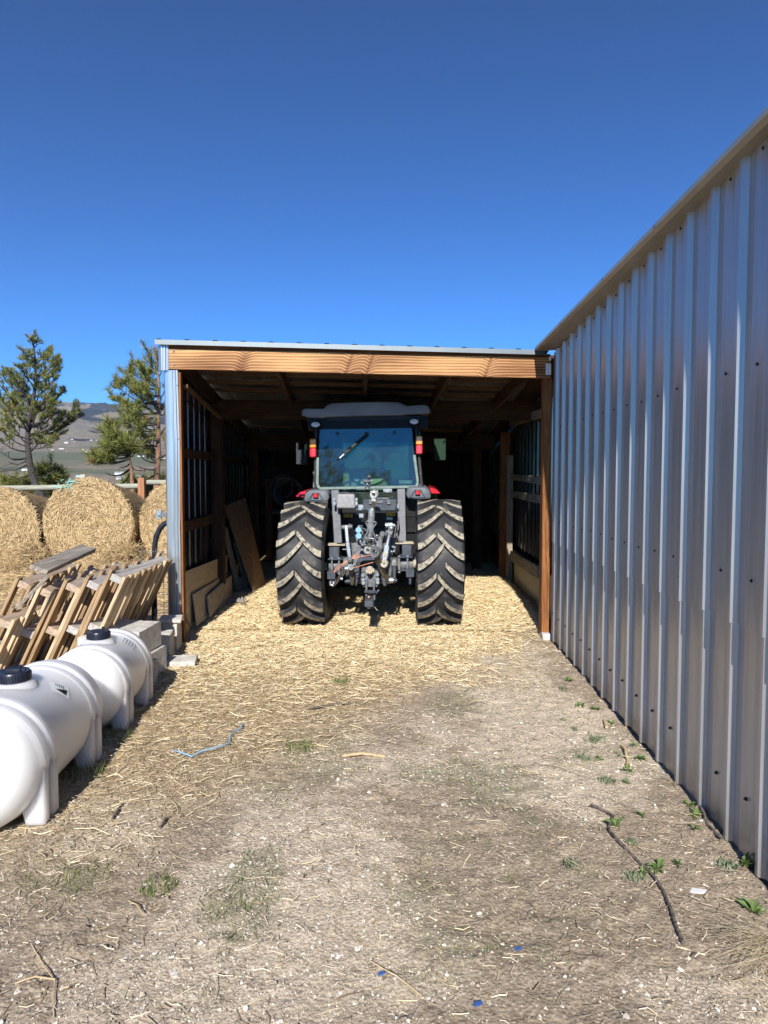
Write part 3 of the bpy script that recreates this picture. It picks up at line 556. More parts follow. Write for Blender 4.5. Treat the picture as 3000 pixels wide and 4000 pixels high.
# left wall of metal with girts
def shed_panel(x,y0,y1,s,ztop,name):
    b=MB(); ys_,hs=panel_profile(y0,y1); n=len(ys_); P=[(x+s*h_,yy,z_) for z_ in (.02,) for yy,h_ in zip(ys_,hs)]+[(x+s*h_,yy,ztop(yy)) for yy,h_ in zip(ys_,hs)]
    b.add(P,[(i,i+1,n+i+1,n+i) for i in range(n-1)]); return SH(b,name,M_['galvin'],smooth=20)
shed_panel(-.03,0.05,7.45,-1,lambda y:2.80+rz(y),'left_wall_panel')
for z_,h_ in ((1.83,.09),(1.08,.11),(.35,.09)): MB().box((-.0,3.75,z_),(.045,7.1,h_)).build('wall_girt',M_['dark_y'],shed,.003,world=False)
MB().bar((.11,.1,2.46),(.11,1.85,2.30),.045,.035).build('diagonal_brace',M_['purlin'],shed,.003,world=False)
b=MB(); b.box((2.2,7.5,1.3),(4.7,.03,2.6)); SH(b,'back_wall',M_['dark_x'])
# right wall: inner face in world frame along the barn line
def W(mb,name,m,bevel=0,smooth=30): return mb.build(name,m,shed,bevel,smooth)
RX=1.53
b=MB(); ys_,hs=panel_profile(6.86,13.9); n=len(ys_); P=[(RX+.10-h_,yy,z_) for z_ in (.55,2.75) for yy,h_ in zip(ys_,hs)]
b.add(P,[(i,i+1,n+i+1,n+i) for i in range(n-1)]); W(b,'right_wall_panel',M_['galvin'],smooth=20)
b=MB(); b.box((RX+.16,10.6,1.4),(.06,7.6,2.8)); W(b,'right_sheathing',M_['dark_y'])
for (p0,p1,hp) in (((1994,1652),(2118,1614),.10),((1990,1862),(2112,1876),.085),((1935,1917),(2110,1950),.095),((1990,2165),(2103,2235),.15)):
    a_=UX(*p0,RX-.0); c_=UX(*p1,RX-.0); a_.z-=hp*.0
    W(MB().bar(a_,c_,.04,hp),'side_girt',M_['gray_y'],.003)
b=MB(); k=0
P=[]; yy=6.95; n=0
while yy<10.3:
    for z_ in (.0,.5): P.append((RX+.04+(.012 if n%2 else -.012),yy,z_))
    yy+=.045; n+=1
b.add(P,[(2*i,2*i+2,2*i+3,2*i+1) for i in range(n-1)]); W(b,'corrugated_skirt',M_['cream'],smooth=60)
W(MB().box((RX-.03,10.38,.95),(.09,.045,1.9)),'stud',M_['gray_z'],.003)
W(MB().box((RX-.08,10.62,1.1),(.14,.14,2.3)),'side_post',M_['redwood_z'],.004)
# front right post, standing on a concrete block
pa=U(2103,1500,6.86); W(MB().box((1.348,6.91,1.30),(.080,.14,2.50)),'front_post',M_['redwood_z'],.005)
b=MB(); b.box((1.375,6.86,.01),(.13,.2,.09)); o=b.build('footing_block',M_['concrete'],shed,.01)
b=MB(); b.box((1.335,6.772,2.62),(.05,.006,.11)); b.box((1.35,6.772,2.72),(.02,.008,.035))
for z_ in (2.585,2.62,2.655): b.cyl((1.335,6.770,z_),(1.335,6.765,z_),.004,6,1)
b.build('hinge_plate',[M_['white'],M_['black']],shed,.002)

# ------------------------------------------------------------------ boards leaning on the shed's left wall
def lean(name,label,bl,br,tl,tr,thick,m,lx,cat='board',group='boards leaning inside the shed'):
    B0=G(*bl); B1=G(*br); X0=B0.x-lx; X1=B1.x-lx
    T0=UX(*tl,X0); T1=UX(*tr,X1); B0.z=B1.z=.0
    o=MB().slab([B0,B1,T1,T0],-thick).build(name,m,None,.002,0); tag(o,label,cat,group); return o
def lw(y): return -2.25-.0805*(y-6.5)      # left wall line
def plank(name,label,q,thick,m,cat='board'):
    o=MB().slab(q,thick).build(name,m,None,.002,0); return tag(o,label,cat,'boards leaning inside the shed')
B0=G(993,2332); B1=G(1034,2290); T0=UX(874,1978,-2.43); T1=UX(955,1945,-2.32)
plank('plywood_sheet','wide dark brown plywood sheet leaning in the shed, half in sun',[B0,B1,T1,T0],.018,M_['ply'],'plywood sheet')
def strip(a,c,wpx,X,name,label,m,Yo=0):
    p=G(*a); t=UX(*c,X); d=Vector((.35,1,0)).normalized()*wpx
    return plank(name,label,[p,p+d,t+d,t],.02,m)
strip((925,2325),(866,2062),.10,-2.43,'scrap_board','narrow grey weathered board leaning beside the siding boards',M_['gray_z'])
strip((962,2322),(912,2120),.10,-2.38,'scrap_board','pale narrow board leaning against the left edge of the plywood sheet',M_['gray_z'])
strip((940,2322),(924,2256),.08,-2.30,'scrap_board','short broken grey board propped low between two leaning boards',M_['gray_z'])
strip((742,2462),(716,2395),.03,-2.2,'scrap_board','thin grey lath leaning in the front left corner of the shed',M_['gray_z'])
# siding sheets
a=UX(713,2236,-2.235); c_=UX(884,2168,-2.40); q=[Vector((a.x,a.y,0)),Vector((c_.x,c_.y,0)),c_,a]
sd=plank('siding_sheet','large beige lap siding sheet standing along the left shed wall',q,.012,M_['siding'],'siding')
b=MB()
for k in (.06,.36,.68):
    b.bar(q[3].lerp(q[0],k)+Vector((.003,0,0)),q[2].lerp(q[1],k)+Vector((.003,0,0)),.006,.012)
b.build('lap_edge',M_['purlin'],sd,world=False)
b0=G(766,2446,.05); b1=G(900,2335,.05); t0=UX(750,2322,-2.225); t1=UX(868,2250,-2.36)
plank('siding_offcut','cracked beige siding offcut leaning against the large siding sheet',[b0,b1,t1,t0],.014,M_['siding_old'],'siding')
b0=G(816,2412,.06); b1=G(903,2322,.06); t0=UX(806,2328,-2.235); t1=UX(902,2246,-2.33)
plank('siding_offcut','front-most scuffed siding offcut with a pale worn edge',[b0,b1,t1,t0],.014,M_['siding_old'],'siding')
for k,(px,py,YY_,r) in enumerate(((1104,1900,9.3,.16),(1127,1922,9.2,.19))):
    c0=U(px,py,YY_); b=MB()
    for j in range(7):
        pts=[c0+Vector((math.cos(t)*r*(1-.05*j),(j-3)*.02+.03*math.sin(3*t+j),math.sin(t)*r*(1-.04*j))) for t in np.linspace(0,6.0,22)]
        b.tube(pts,.011,6)
    o=b.build('hose_coil',M_['blackplastic']); tag(o,['upper black hose coil in the dark behind the left tyre','lower, larger black hose coil in the dark behind the left tyre'][k],'hose','hose coils on the shed wall')
    MB().tube([c0+Vector((0,0,r)),c0+Vector((0,.06,r+.08)),c0+Vector((-.3,.3,r+.12))],.008,6).build('hose_end',M_['blackplastic'],o)
b=MB(); c0=G(915,2375); c0.z=.06
for j in range(5): b.tube([c0+Vector((-.10+j*.05,-.03*j%.07,.0)),c0+Vector((-.03+j*.04,.04,.03+.01*j)),c0+Vector((.05+j*.02,.02-.02*j,.01))],.012,6)
tag(b.build('torn_feed_sack',[M_['gray_y']],None),'crumpled grey scrap lying on the straw by the siding boards','scrap')

# ------------------------------------------------------------------ concrete blocks
def cblock(name,label,loc,rot,dim,holes=True):
    o=thing(name,label,'concrete block',loc,rot,'concrete blocks stacked by the shed corner'); L_,D,Hh=dim; b=MB(); t=.034
    if holes:   # hollow block: two face shells, three webs (hollow along z local)
        for s in (-1,1): b.box((0,s*(D/2-t/2),Hh/2),(L_,t,Hh))
        for s in (-1,0,1): b.box((s*(L_/2-t/2),0,Hh/2),(t,D-2*t-.002,Hh-.006*abs(s)-.004))
    else: b.box((0,0,Hh/2),dim)
    m=b.build('shell',M_['concrete'],o,.006,world=False)
    return o
p=G(655,2530)
cblock('concrete_block','upright pale concrete block tight against the galvanised shed corner',(-2.20,6.28,0),(0,0,R(6)),(.16,.2,.26),False)
b_=bpy.data.objects[-1] if False else None
cblock('cap_stone','rough flat concrete cap lying on the upright block at the shed corner',(-2.19,6.27,.262),(0,R(2),R(12)),(.2,.23,.035),False)
cblock('concrete_block','low pale concrete block standing before the upright corner block',(-2.17,5.95,0),(0,0,R(8)),(.19,.2,.23),False)
cblock('concrete_block','hollow grey block on its side, lower one behind the far tank',(-2.12,5.42,0),(0,0,R(84)),(.40,.2,.2))
cblock('concrete_block','hollow grey block on top of the pile behind the far tank',(-2.15,5.40,.205),(0,R(0),R(86)),(.40,.2,.2),False)
cblock('concrete_slab','sloping pale concrete slab lying on the block pile beside the pallets',(-2.36,5.38,.30),(R(3),R(-6),R(84)),(.5,.28,.09),False)
cblock('concrete_block','half buried grey block at the far end of the far tank',(-2.05,5.14,-.02),(0,0,R(82)),(.3,.16,.2))
o=cblock('flat_stone','flat pale broken paver lying in the straw by the block pile',(-1.93,5.78,.0),(R(3),0,R(10)),(.24,.20,.045),False)
o['category']='paver'
# ------------------------------------------------------------------ white tanks
def tank(label,cx,cy,rotz,RAD,zc,L_,rings,lidy,lidr,slabel):
    o=thing('water_tank',label,'water tank',(cx,cy,0),(0,0,rotz),'white leg tanks beside the shed')
    prof=[]; hl=L_/2
    for k in range(9):
        t=k/8*math.pi/2; prof.append((-hl-.0-.16*math.cos(t)**1.2*(1),RAD*.98*math.sin(t)**.62 if k else .001))
    def groove(y): return [(y-.075,RAD),(y-.07,RAD+.004),(y-.026,RAD+.004),(y-.018,RAD-.008),(y+.012,RAD-.008),(y+.024,RAD+.005),(y+.07,RAD+.004),(y+.08,RAD-.002)]
    for y in rings: prof+=groove(y)
    for k in range(8,-1,-1):
        t=k/8*math.pi/2; prof.append((hl+.14*math.cos(t)**1.2,RAD*.98*math.sin(t)**.62 if k else .001))
    prof=[(a,max(r,.001)) for a,r in prof]
    b=MB(); b.lathe(prof,72,(0,0,zc),(0,1,0)); b.build('tank_body',M_['poly'],o,0,35,world=False)
    for y in rings:
        for s in (-1,1):
            # leg: outer side drops straight down from the widest point, inner side is arched
            f=lambda a,z_,t_: Vector((s*a,y+t_,z_))
            poly=[(RAD+.003,zc)]+[(RAD+.003,.0),(RAD-.085,.0),(RAD-.10,.07),(RAD-.16,.14),(RAD-.13,zc-.1),(RAD-.05,zc)]
            b=MB(); b.prism(poly,f,-.085,-.022); b.prism([(a if a<RAD else a-.012,z_) for a,z_ in poly],f,-.024,.016); b.prism(poly,f,.014,.085)
            b.build('leg',M_['poly'],o,.010,40,world=False,seg=2)
    b=MB(); r=lidr; zt=zc+RAD
    b.lathe([(-.05,r+.045),(-.012,r+.03),(.008,r+.012),(.016,r-.01),(.016,.0)],40,(0,lidy,zt-.0),(0,0,1)); b.build('manway_collar',M_['poly'],o,0,50,world=False)
    l=MB(); l.lathe([(.012,r-.004),(.014,r),(.055,r-.001),(.062,r-.006),(.060,r-.02),(.056,r-.03),(.056,0)],48,(0,lidy,zt),(0,0,1)); lo=l.build('lid',M_['cap'],o,0,40,world=False)
    l=MB(); l.bar((-r*.5,lidy+.0,zt+.061),(r*.62,lidy+.02,zt+.061),.014,.012); l.cyl((r*.35,lidy+.015,zt+.05),(r*.35,lidy+.015,zt+.085),.010,10)
    for k in range(40):
        t=k/40*2*math.pi; l.box((math.cos(t)*(r+.0),lidy+math.sin(t)*r,zt+.034),(.005,.005,.034),Matrix.Rotation(t,3,'Z'))
    l.build('lid_rib',M_['cap'],lo,world=False)
    return o
def curved_label(o,RAD,zc,th0,th1,y0,y1,mats,marks,name='sticker',rot=0):
    # a sticker bent round the tank body; marks: list of (u0,v0,u1,v1,mi)
    cy,ct=(y0+y1)/2,(th0+th1)/2; b=MB()
    def pt(u,v,h_):
        du=(u-.5)*(y1-y0); dv=(v-.5)*(th1-th0)*RAD; a=du*math.cos(rot)-dv*math.sin(rot); c=du*math.sin(rot)+dv*math.cos(rot)
        th=ct+c/RAD; return ((RAD+h_)*math.cos(th),cy+a,zc+(RAD+h_)*math.sin(th))
    def patch(u0,v0,u1,v1,h_,mi):
        n=5; P=[pt(u0+(u1-u0)*i/n,v0+(v1-v0)*j/n,h_) for j in range(n+1) for i in range(n+1)]
        b.add(P,[(j*(n+1)+i,j*(n+1)+i+1,(j+1)*(n+1)+i+1,(j+1)*(n+1)+i) for j in range(n) for i in range(n)],mi)
    patch(0,0,1,1,.002,0)
    for u0,v0,u1,v1,mi in marks: patch(u0,v0,u1,v1,.003,mi)
    return b,pt
# axis of both tanks runs slightly left of the barn line
tr_=R(6.0)
t1=tank('nearer white poly leg tank, cut by the left edge of the picture',-1.985,3.40,tr_,.283,.278,.86,(-.31,.31),-.03,.080,'')
t2=tank('farther white poly leg tank beside the concrete blocks',-2.06,4.52,tr_,.255,.255,.62,(-.24,.24),-.03,.073,'')
b,pt=curved_label(t1,.285,.278,R(38),R(60),.02,.115,0,[],rot=.6)
b.add([pt(.12,.25,.004),pt(.62,.12,.004),pt(.35,.78,.004)],[(0,1,2)],2)
for k in range(5): b.add([pt(.55+.03*k,.3+.1*k,.004),pt(.86,.3+.1*k,.004),pt(.86,.335+.1*k,.004),pt(.55+.03*k,.335+.1*k,.004)],[(0,1,2,3)],1)
b.build('sticker',[M_['white'],M_['print'],M_['black']],t1,world=False,smooth=60)
mk=[(.06,.06,.94,.09,1),(.06,.91,.94,.94,1),(.06,.06,.08,.94,1),(.92,.06,.94,.94,1)]
for r_ in range(3):
    for c in range(5): mk.append((.16+.14*c,.22+.22*r_,.16+.14*c+.09*(1 if (r_+c)%3 else .6),.34+.22*r_,1))
b,pt=curved_label(t2,.257,.255,R(40),R(62),.04,.15,0,mk,rot=.15); b.build('sticker',[M_['white'],M_['print']],t2,world=False,smooth=60)

# ------------------------------------------------------------------ pallets leaning on edge
def pallet(label,top,L_,D,ang,yawdir,nr,nl,seed,gray=0):
    rnd=random.Random(seed)
    # local frame: z up the slope, x thickness, y depth; origin at the foot
    bx=Vector((-math.cos(ang),0,-math.sin(ang)))          # down the slope
    foot=Vector(top)+bx*L_
    o=thing('wooden_pallet',label,'pallet',foot,(0,math.pi/2-ang,yawdir),'pallets leaning in a row beside the shed')
    T=.135
    for k,zz in enumerate((L_-.045,L_*.5,.05)):
        b=MB(); ln=D+rnd.uniform(-.02,.02); b.box((0,ln/2+.012,zz),(T-.046,ln,.055))
        b.build('stringer',M_['string2'] if gray or (k and rnd.random()<.5) else M_['string'],o,.004,world=False)
    def decks(n,s):
        for k in range(n):
            y=.045+(D-.07)*k/(n-1)+(rnd.uniform(-.02,.02) if k else 0); wd=.085 if (k%2==0) else .07
            if k and rnd.random()<.06: continue
            b=MB(); l0=rnd.uniform(-.012,.008) ; l1=L_+rnd.uniform(-.02,.015)
            b.box((s*(T/2-.010),y,(l0+l1)/2),(.025,wd+.01,l1-l0)); b.build('deck_board',M_['deck'] if rnd.random()<.55 else M_['deck2'],o,.002,world=False)
    decks(nr,1); decks(nl,-1); return o
PL=[((84,2272),5.45,'left-most leaning pallet, set back behind the grey plank',.80,0),((177,2302),5.22,'second pallet from the left, under the loose grey plank',.83,0),
((278,2280),5.22,'third pallet from the left, with a red-brown top edge',.87,0),((363,2270),5.22,'fourth pallet from the left, with a grey weathered top edge',.89,1),
((455,2243),5.18,'right-most leaning pallet, its row of board ends nearest the shed corner',.95,1),((12,2420),5.0,'low pallet at the far left end of the row, cut by the picture edge',.55,0)]
for i,(tp,Y_,lb,L_,gr) in enumerate(PL):
    t=U(*tp,Y_); ang=R(65.); L_=t.z/math.sin(ang)-.01
    pallet(lb,(t.x,t.y,t.z),L_,1.22 if i<5 else .9,ang,R(2.5+1.5*(4-i) if i<5 else 8),9 if i==4 else 6,5,i+3,gr)
a=U(150,2236,5.2); c_=U(345,2150,6.35); a.z+=.02; c_.z+=.02
o=MB().bar(a,c_,.14,.04,up=(.35,-.75,.7)).build('grey_plank',M_['gray_y'],None,.004); tag(o,'weathered grey plank with swirling grain lying across the pallet tops','plank')
a=U(62,2378,5.0); c_=U(188,2250,5.14)
o=MB().bar(a,c_,.03,.02).build('split_lath',M_['gray_y'],None,.002); tag(o,'thin splintered lath resting on the left pallets below the grey plank','lath')
# black bent pipe and bracket beside the shed corner
pts=[U(*p,7.0) for p in ((604,2150),(606,2120),(612,2092),(624,2066),(640,2048),(665,2036))]
o=MB().tube(pts,.028,10).build('bent_pipe',M_['blackplastic'],None,0,60); tag(o,'black bent pipe sticking up between the pallets and the shed corner','pipe')
MB().cyl(pts[0]+Vector((-.02,0,-.75)),pts[0],.028,10).build('pipe_stem',M_['blackplastic'],o,0,60)
b=MB(); a=U(622,2010,6.75); c_=U(655,2012,6.6); b.bar(a,c_,.01,.045); b.box(a,(.05,.02,.085)); b.cyl(a+Vector((0,-.03,0)),a+Vector((0,.04,0)),.015,8)
tag(b.build('gate_latch',M_['galvtrim'],None,.003),'small galvanised latch bracket sticking out of the shed corner','bracket')
# wire mesh panel behind pallets
b=MB(); x0=-2.62
for k in range(9): b.bar((x0+.0,6.66,.06+k*.1),(x0+.30,6.64,.06+k*.1),.004,.004)
for k in range(5): b.bar((x0+.02+k*.07,6.65,.02),(x0+.02+k*.07,6.65,.9),.004,.004)
tag(b.build('wire_mesh',M_['cast'],None),'wire mesh panel standing in the shade beside the shed corner','wire mesh')

# ------------------------------------------------------------------ round bales
def bale(label,px,Y_,RAD,zc,seed):
    cx=(U(px,2040,Y_)).x; o=thing('round_bale',label,'hay bale',(cx,Y_,0),(0,0,R(random.uniform(-3,3))),'round bales in a row along the fence')
    n=64; prof=[(.0,.02),(-.03,.2),(-.02,.45),(.0,RAD-.06),(.04,RAD-.015),(.14,RAD),(1.1,RAD),(1.18,RAD-.02),(1.22,RAD-.07),(1.22,.02)]
    b=MB(); b.lathe(prof,n,(0,0,zc),(0,1,0)); r2=random.Random(seed)
    V=[]
    for x,y,z_ in b.v:
        d=math.hypot(x,z_-zc); k=1+.03*math.sin(math.atan2(z_-zc,x)*5+seed)+r2.uniform(-.008,.008); zz=zc+(z_-zc)*k*.985
        V.append((x*k*1.0,y,max(zz,0.0)))
    V=[(x*(1-.15*y/1.2),y,z_*(1-.15*y/1.2)) for x,y,z_ in V]
    b.v=V; b.build('bale_core',M_['hay'],o,0,0,world=False)
    q=np.random.default_rng(seed); N=15000
    rr_=RAD*np.sqrt(q.uniform(.0,1.02,N)); th=q.uniform(0,2*np.pi,N); c=np.stack([rr_*np.cos(th),-.02-q.uniform(0,.03,N),zc+rr_*np.sin(th)],-1)
    td=np.stack([-np.sin(th),np.zeros(N),np.cos(th)],-1); rd=np.stack([np.cos(th),np.zeros(N),np.sin(th)],-1)
    mixk=q.normal(0,.45,N)+q.normal(0,1.2,N)*(q.uniform(0,1,N)<.35)
    d=td*np.cos(mixk)[:,None]+rd*np.sin(mixk)[:,None]; d[:,1]+=q.normal(0,.22,N)
    N2=9000; th2=q.uniform(-.3,np.pi+.3,N2); yy=q.uniform(0,1.2,N2); r3=RAD*1.005; c2=np.stack([r3*np.cos(th2),yy,zc+r3*np.sin(th2)],-1)
    d2=np.stack([-np.sin(th2),q.normal(0,.35,N2),np.cos(th2)],-1)
    c=np.vstack([c,c2]); d=np.vstack([d,d2]); up=np.vstack([np.tile([0,-1.,0],(N,1)),np.stack([np.cos(th2),0*th2,np.sin(th2)],-1)])
    d/=np.linalg.norm(d,axis=1,keepdims=True); s=np.cross(d,up); s/=np.linalg.norm(s,axis=1,keepdims=True)+1e-9
    ln=q.uniform(.05,.17,N+N2)[:,None]; wd=q.uniform(.003,.007,N+N2)[:,None]; off=up*q.uniform(.004,.03,N+N2)[:,None]
    A0=c-d*ln/2+off*.4; A1=c+off*1.1+s*q.normal(0,.01,(N+N2,1)); A2=c+d*ln/2+off*.6; V=np.stack([A0-s*wd/2,A0+s*wd/2,A1-s*wd/2,A1+s*wd/2,A2-s*wd/2,A2+s*wd/2],1)
    V=V.reshape(-1,3); tp=(1-.15*np.clip(V[:,1],0,2)/1.2); V[:,0]*=tp; V[:,2]*=tp; V[:,2]=np.maximum(V[:,2],.01); oo=np.arange(N+N2)[:,None,None]*6; Fq=(oo+np.array([[0,1,3,2],[2,3,5,4]])[None]).reshape(-1,4)
    h_=npmesh('hay_stalks',V,Fq,M_['haystraw'],parent=o); return o
b1=bale('sagging round hay bale cut by the left edge of the picture',-2,11.6,.715,.68,1); bale('big round hay bale in the middle of the row, swirled end facing the yard',350,11.5,.775,.77,2)
bale('right round hay bale half hidden behind the shed corner',722,11.65,.76,.76,3); bale('left round hay bale beyond the left picture edge',-395,11.7,.76,.76,4)
b=MB(); q=random.Random(3)
for k in range(14):
    p=U(250+q.uniform(-35,40),1885+q.uniform(-8,22),11.45); b.tube([p,p+Vector((q.uniform(-.06,.06),-.03,q.uniform(-.02,.06))),p+Vector((q.uniform(-.12,.12),0,q.uniform(-.06,.03)))],.008,5)
o=b.build('net_scrap',M_['teal']); tag(o,'scrap of teal net wrap on the shoulder of the middle round bale','net wrap')

q=np.random.default_rng(12); n=8000; V=[];
cx_=q.choice([-6.35,-4.72,-3.2,-7.4],n); hh_=q.uniform(0,1,n)**1.4; x=cx_+q.normal(0,.42,n)*(1.1-hh_*.8); y=11.38-q.uniform(0,.45,n)*(1-hh_)+q.normal(0,.05,n); z=hh_*.48
V,Fs=sticks(np.stack([x,y,z],-1),q.uniform(0,6.3,n),q.uniform(.05,.16,n),q.uniform(.003,.006,n),.5)
tag(npmesh('hay_spill',V,Fs,M_['haystraw']),'shaggy loose hay spilled between the round bales','hay',kind='stuff')
# ------------------------------------------------------------------ fence behind the bales
fe=thing('rail_fence','weathered rail fence with an orange-brown post behind the bales','fence',(-4,13.3,0))
def FY(px): return 13.3
for (a,c_,r) in (((-900,1925),(548,1899),.055),((556,1884),(1100,1893),.05),((-900,2010),(548,2000),.05),((556,1990),(1100,2000),.05)):
    p,q_=U(*a,13.35),U(*c_,13.3); MB().tube([p,p.lerp(q_,.4)+Vector((0,0,.012)),q_],r,10).build('rail',M_['rail'],fe,0,60)
for px,top in ((554,1866),(-260,1880),(1050,1870)):
    p=U(px,top,13.25); MB().box((p.x,p.y,(p.z-.8)/2),(.125,.12,p.z+.8)).build('post',M_['fpost'],fe,.006)
for z_ in (.9,.7,.5,.3): 
    b=MB(); b.tube([(-9,13.22,z_),(0,13.22,z_+.02)],.006,4); b.build('wire',M_['cast'],fe)

# ------------------------------------------------------------------ pines
def needles(cs,dirs,sizes,seed,per=46):
    q=np.random.default_rng(seed); n=len(cs); C=np.repeat(cs,per,0); D=np.repeat(dirs,per,0); S=np.repeat(sizes,per)[:,None]
    v=q.normal(0,1,(n*per,3)); v/=np.linalg.norm(v,axis=1,keepdims=True); v=v*.95+D*.75; v[:,2]+=.18; v/=np.linalg.norm(v,axis=1,keepdims=True)
    s=np.cross(v,q.normal(0,1,(n*per,3))); s/=np.linalg.norm(s,axis=1,keepdims=True)+1e-9; base=C+D*(q.uniform(-.5,.45,(n*per,1))*S)
    w_=.0055; L_=S*q.uniform(.6,1.05,(n*per,1)); V=np.stack([base-s*w_,base+s*w_,base+v*L_+s*w_*.3,base+v*L_-s*w_*.3],1)
    return V.reshape(-1,3),np.arange(n*per*4).reshape(-1,4)
def pine(label,Y_,trunk,limbs,r0,seed,tuft=.17,per=40,bare=(),barkm='bark',sub=7,group='pines beyond the fence'):
    q=random.Random(seed); T=[U(*p,Y_) for p in trunk]; base=T[0].copy(); zb=float(terr(np.array([base.x]),np.array([Y_]))[0])-.05
    o=thing('pine_tree',label,'pine tree',(base.x,Y_,zb),group=group)
    T=[Vector((base.x+(base.x-T[1].x)*.3,Y_,zb))]+T; b=MB(); n=len(T); b.tube(T,[r0*(1-.9*(i/(n-1))**.9)+.008 for i in range(n)],10); tr=b.build('trunk',[M_[barkm],M_['bark']],o,0,60)
    cs=[];ds=[];b=MB()
    def atz(z):
        for i in range(n-1):
            if T[i].z<=z<=T[i+1].z: return T[i].lerp(T[i+1],(z-T[i].z)/(T[i+1].z-T[i].z+1e-6)),i
        return T[-1].copy(),n-2
    for (sx,sy,ex,ey) in limbs:
        s0=U(sx,sy,Y_); s0,_=atz(s0.z); dz=q.uniform(-1,1)*1.1; 
        e=U(ex,ey,Y_+dz*.6); d=e-s0; m=s0+d*.5+Vector((0,0,-.12*d.length))+Vector((q.uniform(-.05,.05),q.uniform(-.05,.05),0))
        pts=[s0,s0.lerp(m,.55)+Vector((0,0,-.02)),m,m.lerp(e,.6)+Vector((0,0,-.03*d.length)),e]; L_=d.length; b.tube(pts,[.012+.016*L_,.010+.012*L_,.008+.008*L_,.010,.006],6)
        isb=(ex,ey) in bare
        k=max(3,int(L_*sub)); 
        for j in range(k):
            t=.42+.58*(j+q.random())/k; i=min(int(t*4),3); p=pts[i].lerp(pts[i+1],t*4-i); dd=(pts[i+1]-pts[i]).normalized()
            if isb:
                if q.random()<.5: e2=p+Vector((q.uniform(-.25,.25),q.uniform(-.2,.2),q.uniform(-.1,.15))); b.tube([p,e2],[.006,.003],4)
                continue
            side=Vector((q.uniform(-1,1),q.uniform(-1,1),q.uniform(.0,1.0))); side=(side+dd*.7).normalized(); ln=q.uniform(.10,.34)*(1.15-t*.45)
            e2=p+side*ln; b.tube([p,e2],[.008,.005],4); cs.append(e2); ds.append((side+Vector((0,0,.35))).normalized())
            if q.random()<.45: cs.append(p.lerp(e2,.55)+Vector((q.uniform(-.06,.06),q.uniform(-.06,.06),.03))); ds.append(side)
        if not isb: cs.append(e); ds.append((e-pts[3]).normalized())
    b.build('limb',M_['bark'],o,0,60) if b.v else None
    cs.append(T[-1]); ds.append(Vector((0,0,1)))
    C=np.array([list(c) for c in cs]); D=np.array([list(d) for d in ds]); sz=np.random.default_rng(seed).uniform(.75,1.2,len(C))*tuft
    V,Fq=needles(C,D,sz,seed,per); V-=np.array([o.location[:]]); mi=np.repeat((np.random.default_rng(seed+1).random(len(C))<.05).astype(int),per)
    npmesh('crown',V,Fq,[M_['needle'],M_['needle_b']],mi=mi,parent=o); return o
def c2(l): return [(x*.4294,1250+y*.4294) for x,y in l]
def c2l(l): return [(a*.4294,1250+b_*.4294,c*.4294,1250+d*.4294) for a,b_,c,d in l]
LT=c2([(400,1650),(300,1440),(270,1300),(250,1130),(255,980),(300,760),(325,560),(320,380),(300,160)])
LL=c2l([(305,240,330,200),(305,230,290,190),(310,330,225,310),(310,400,430,280),(310,420,440,340),(320,440,230,350),(320,450,290,330),(325,500,510,350),(325,500,530,400),(320,560,530,450),(320,540,400,330),(320,600,190,440),(320,600,240,420),(310,640,350,540),(310,700,500,530),(310,700,60,450),(310,720,0,490),(300,740,110,490),
(300,740,150,560),(295,800,480,640),(295,800,420,560),(285,850,580,640),(285,850,560,670),(285,820,160,590),(280,900,30,620),(275,900,230,560),(262,950,0,700),(262,960,480,770),(258,960,420,720),(262,1000,120,700),(255,1050,725,880),(255,1050,690,780),(252,1050,640,920),(252,1060,560,900),(255,1040,350,800),
(250,1080,0,900),(250,1120,570,1020),(250,1100,520,1090),(250,1100,350,960),(250,1130,60,860),(250,1150,440,1130),(252,1200,380,1080),(255,1250,0,1180),(255,1200,-60,1050),(255,1150,10,1000),(270,1300,0,1350),(290,1400,0,1370),(300,1420,440,1400),(262,1260,90,1300),(250,900,180,700),(260,930,330,760),(260,980,430,880),(255,1020,150,820),(260,1000,60,780),(258,980,500,850)])
pine('taller dark-limbed pine at the left, its trunk leaning behind the fence',16.,LT,LL,.095,5,.100,34,sub=13,bare={(x*.4294,1250+y*.4294) for x,y in ((0,1350),(0,1370),(440,1400),(0,1180),(90,1300))})
RT=c2([(1425,1560),(1425,1400),(1440,1250),(1440,1000),(1440,850),(1450,600),(1430,450),(1410,290)])
RL=c2l([(1430,400,1370,300),(1430,420,1470,310),(1440,500,1370,400),(1440,520,1490,380),(1440,600,1250,400),(1440,640,1210,440),(1440,620,1300,470),(1440,700,1150,490),(1440,760,1060,590),(1440,760,1130,570),(1440,740,1190,600),(1440,850,1030,700),(1440,800,1240,600),(1440,800,1330,640),(1440,900,1140,770),
(1440,950,1130,870),(1440,950,1200,800),(1440,1000,1250,900),(1440,850,1310,750),(1440,830,1380,700),(1440,720,1540,560),(1440,800,1560,700),(1440,1000,1150,940),(1440,1050,1350,920),(1440,1050,1560,880),(1440,1150,1300,1040),(1440,1150,1200,1050),(1440,1250,1340,1140),(1440,1200,1400,1080),(1440,1300,1240,1190),(1440,1250,1540,1120),(1440,1050,1180,980),(1440,900,1480,780),(1440,650,1350,520),(1440,1350,1250,1330),(1440,1400,1180,1460),(1440,1300,1360,1230)])
pine('pine with long tufted needles rising beside the shed corner',15.,RT,RL,.075,9,.15,40,sub=9,bare={(x*.4294,1250+y*.4294) for x,y in ((1250,1330),(1180,1460))},barkm='bark_o')
ST=c2([(1205,1550),(1198,1400),(1188,1300),(1165,1190)])
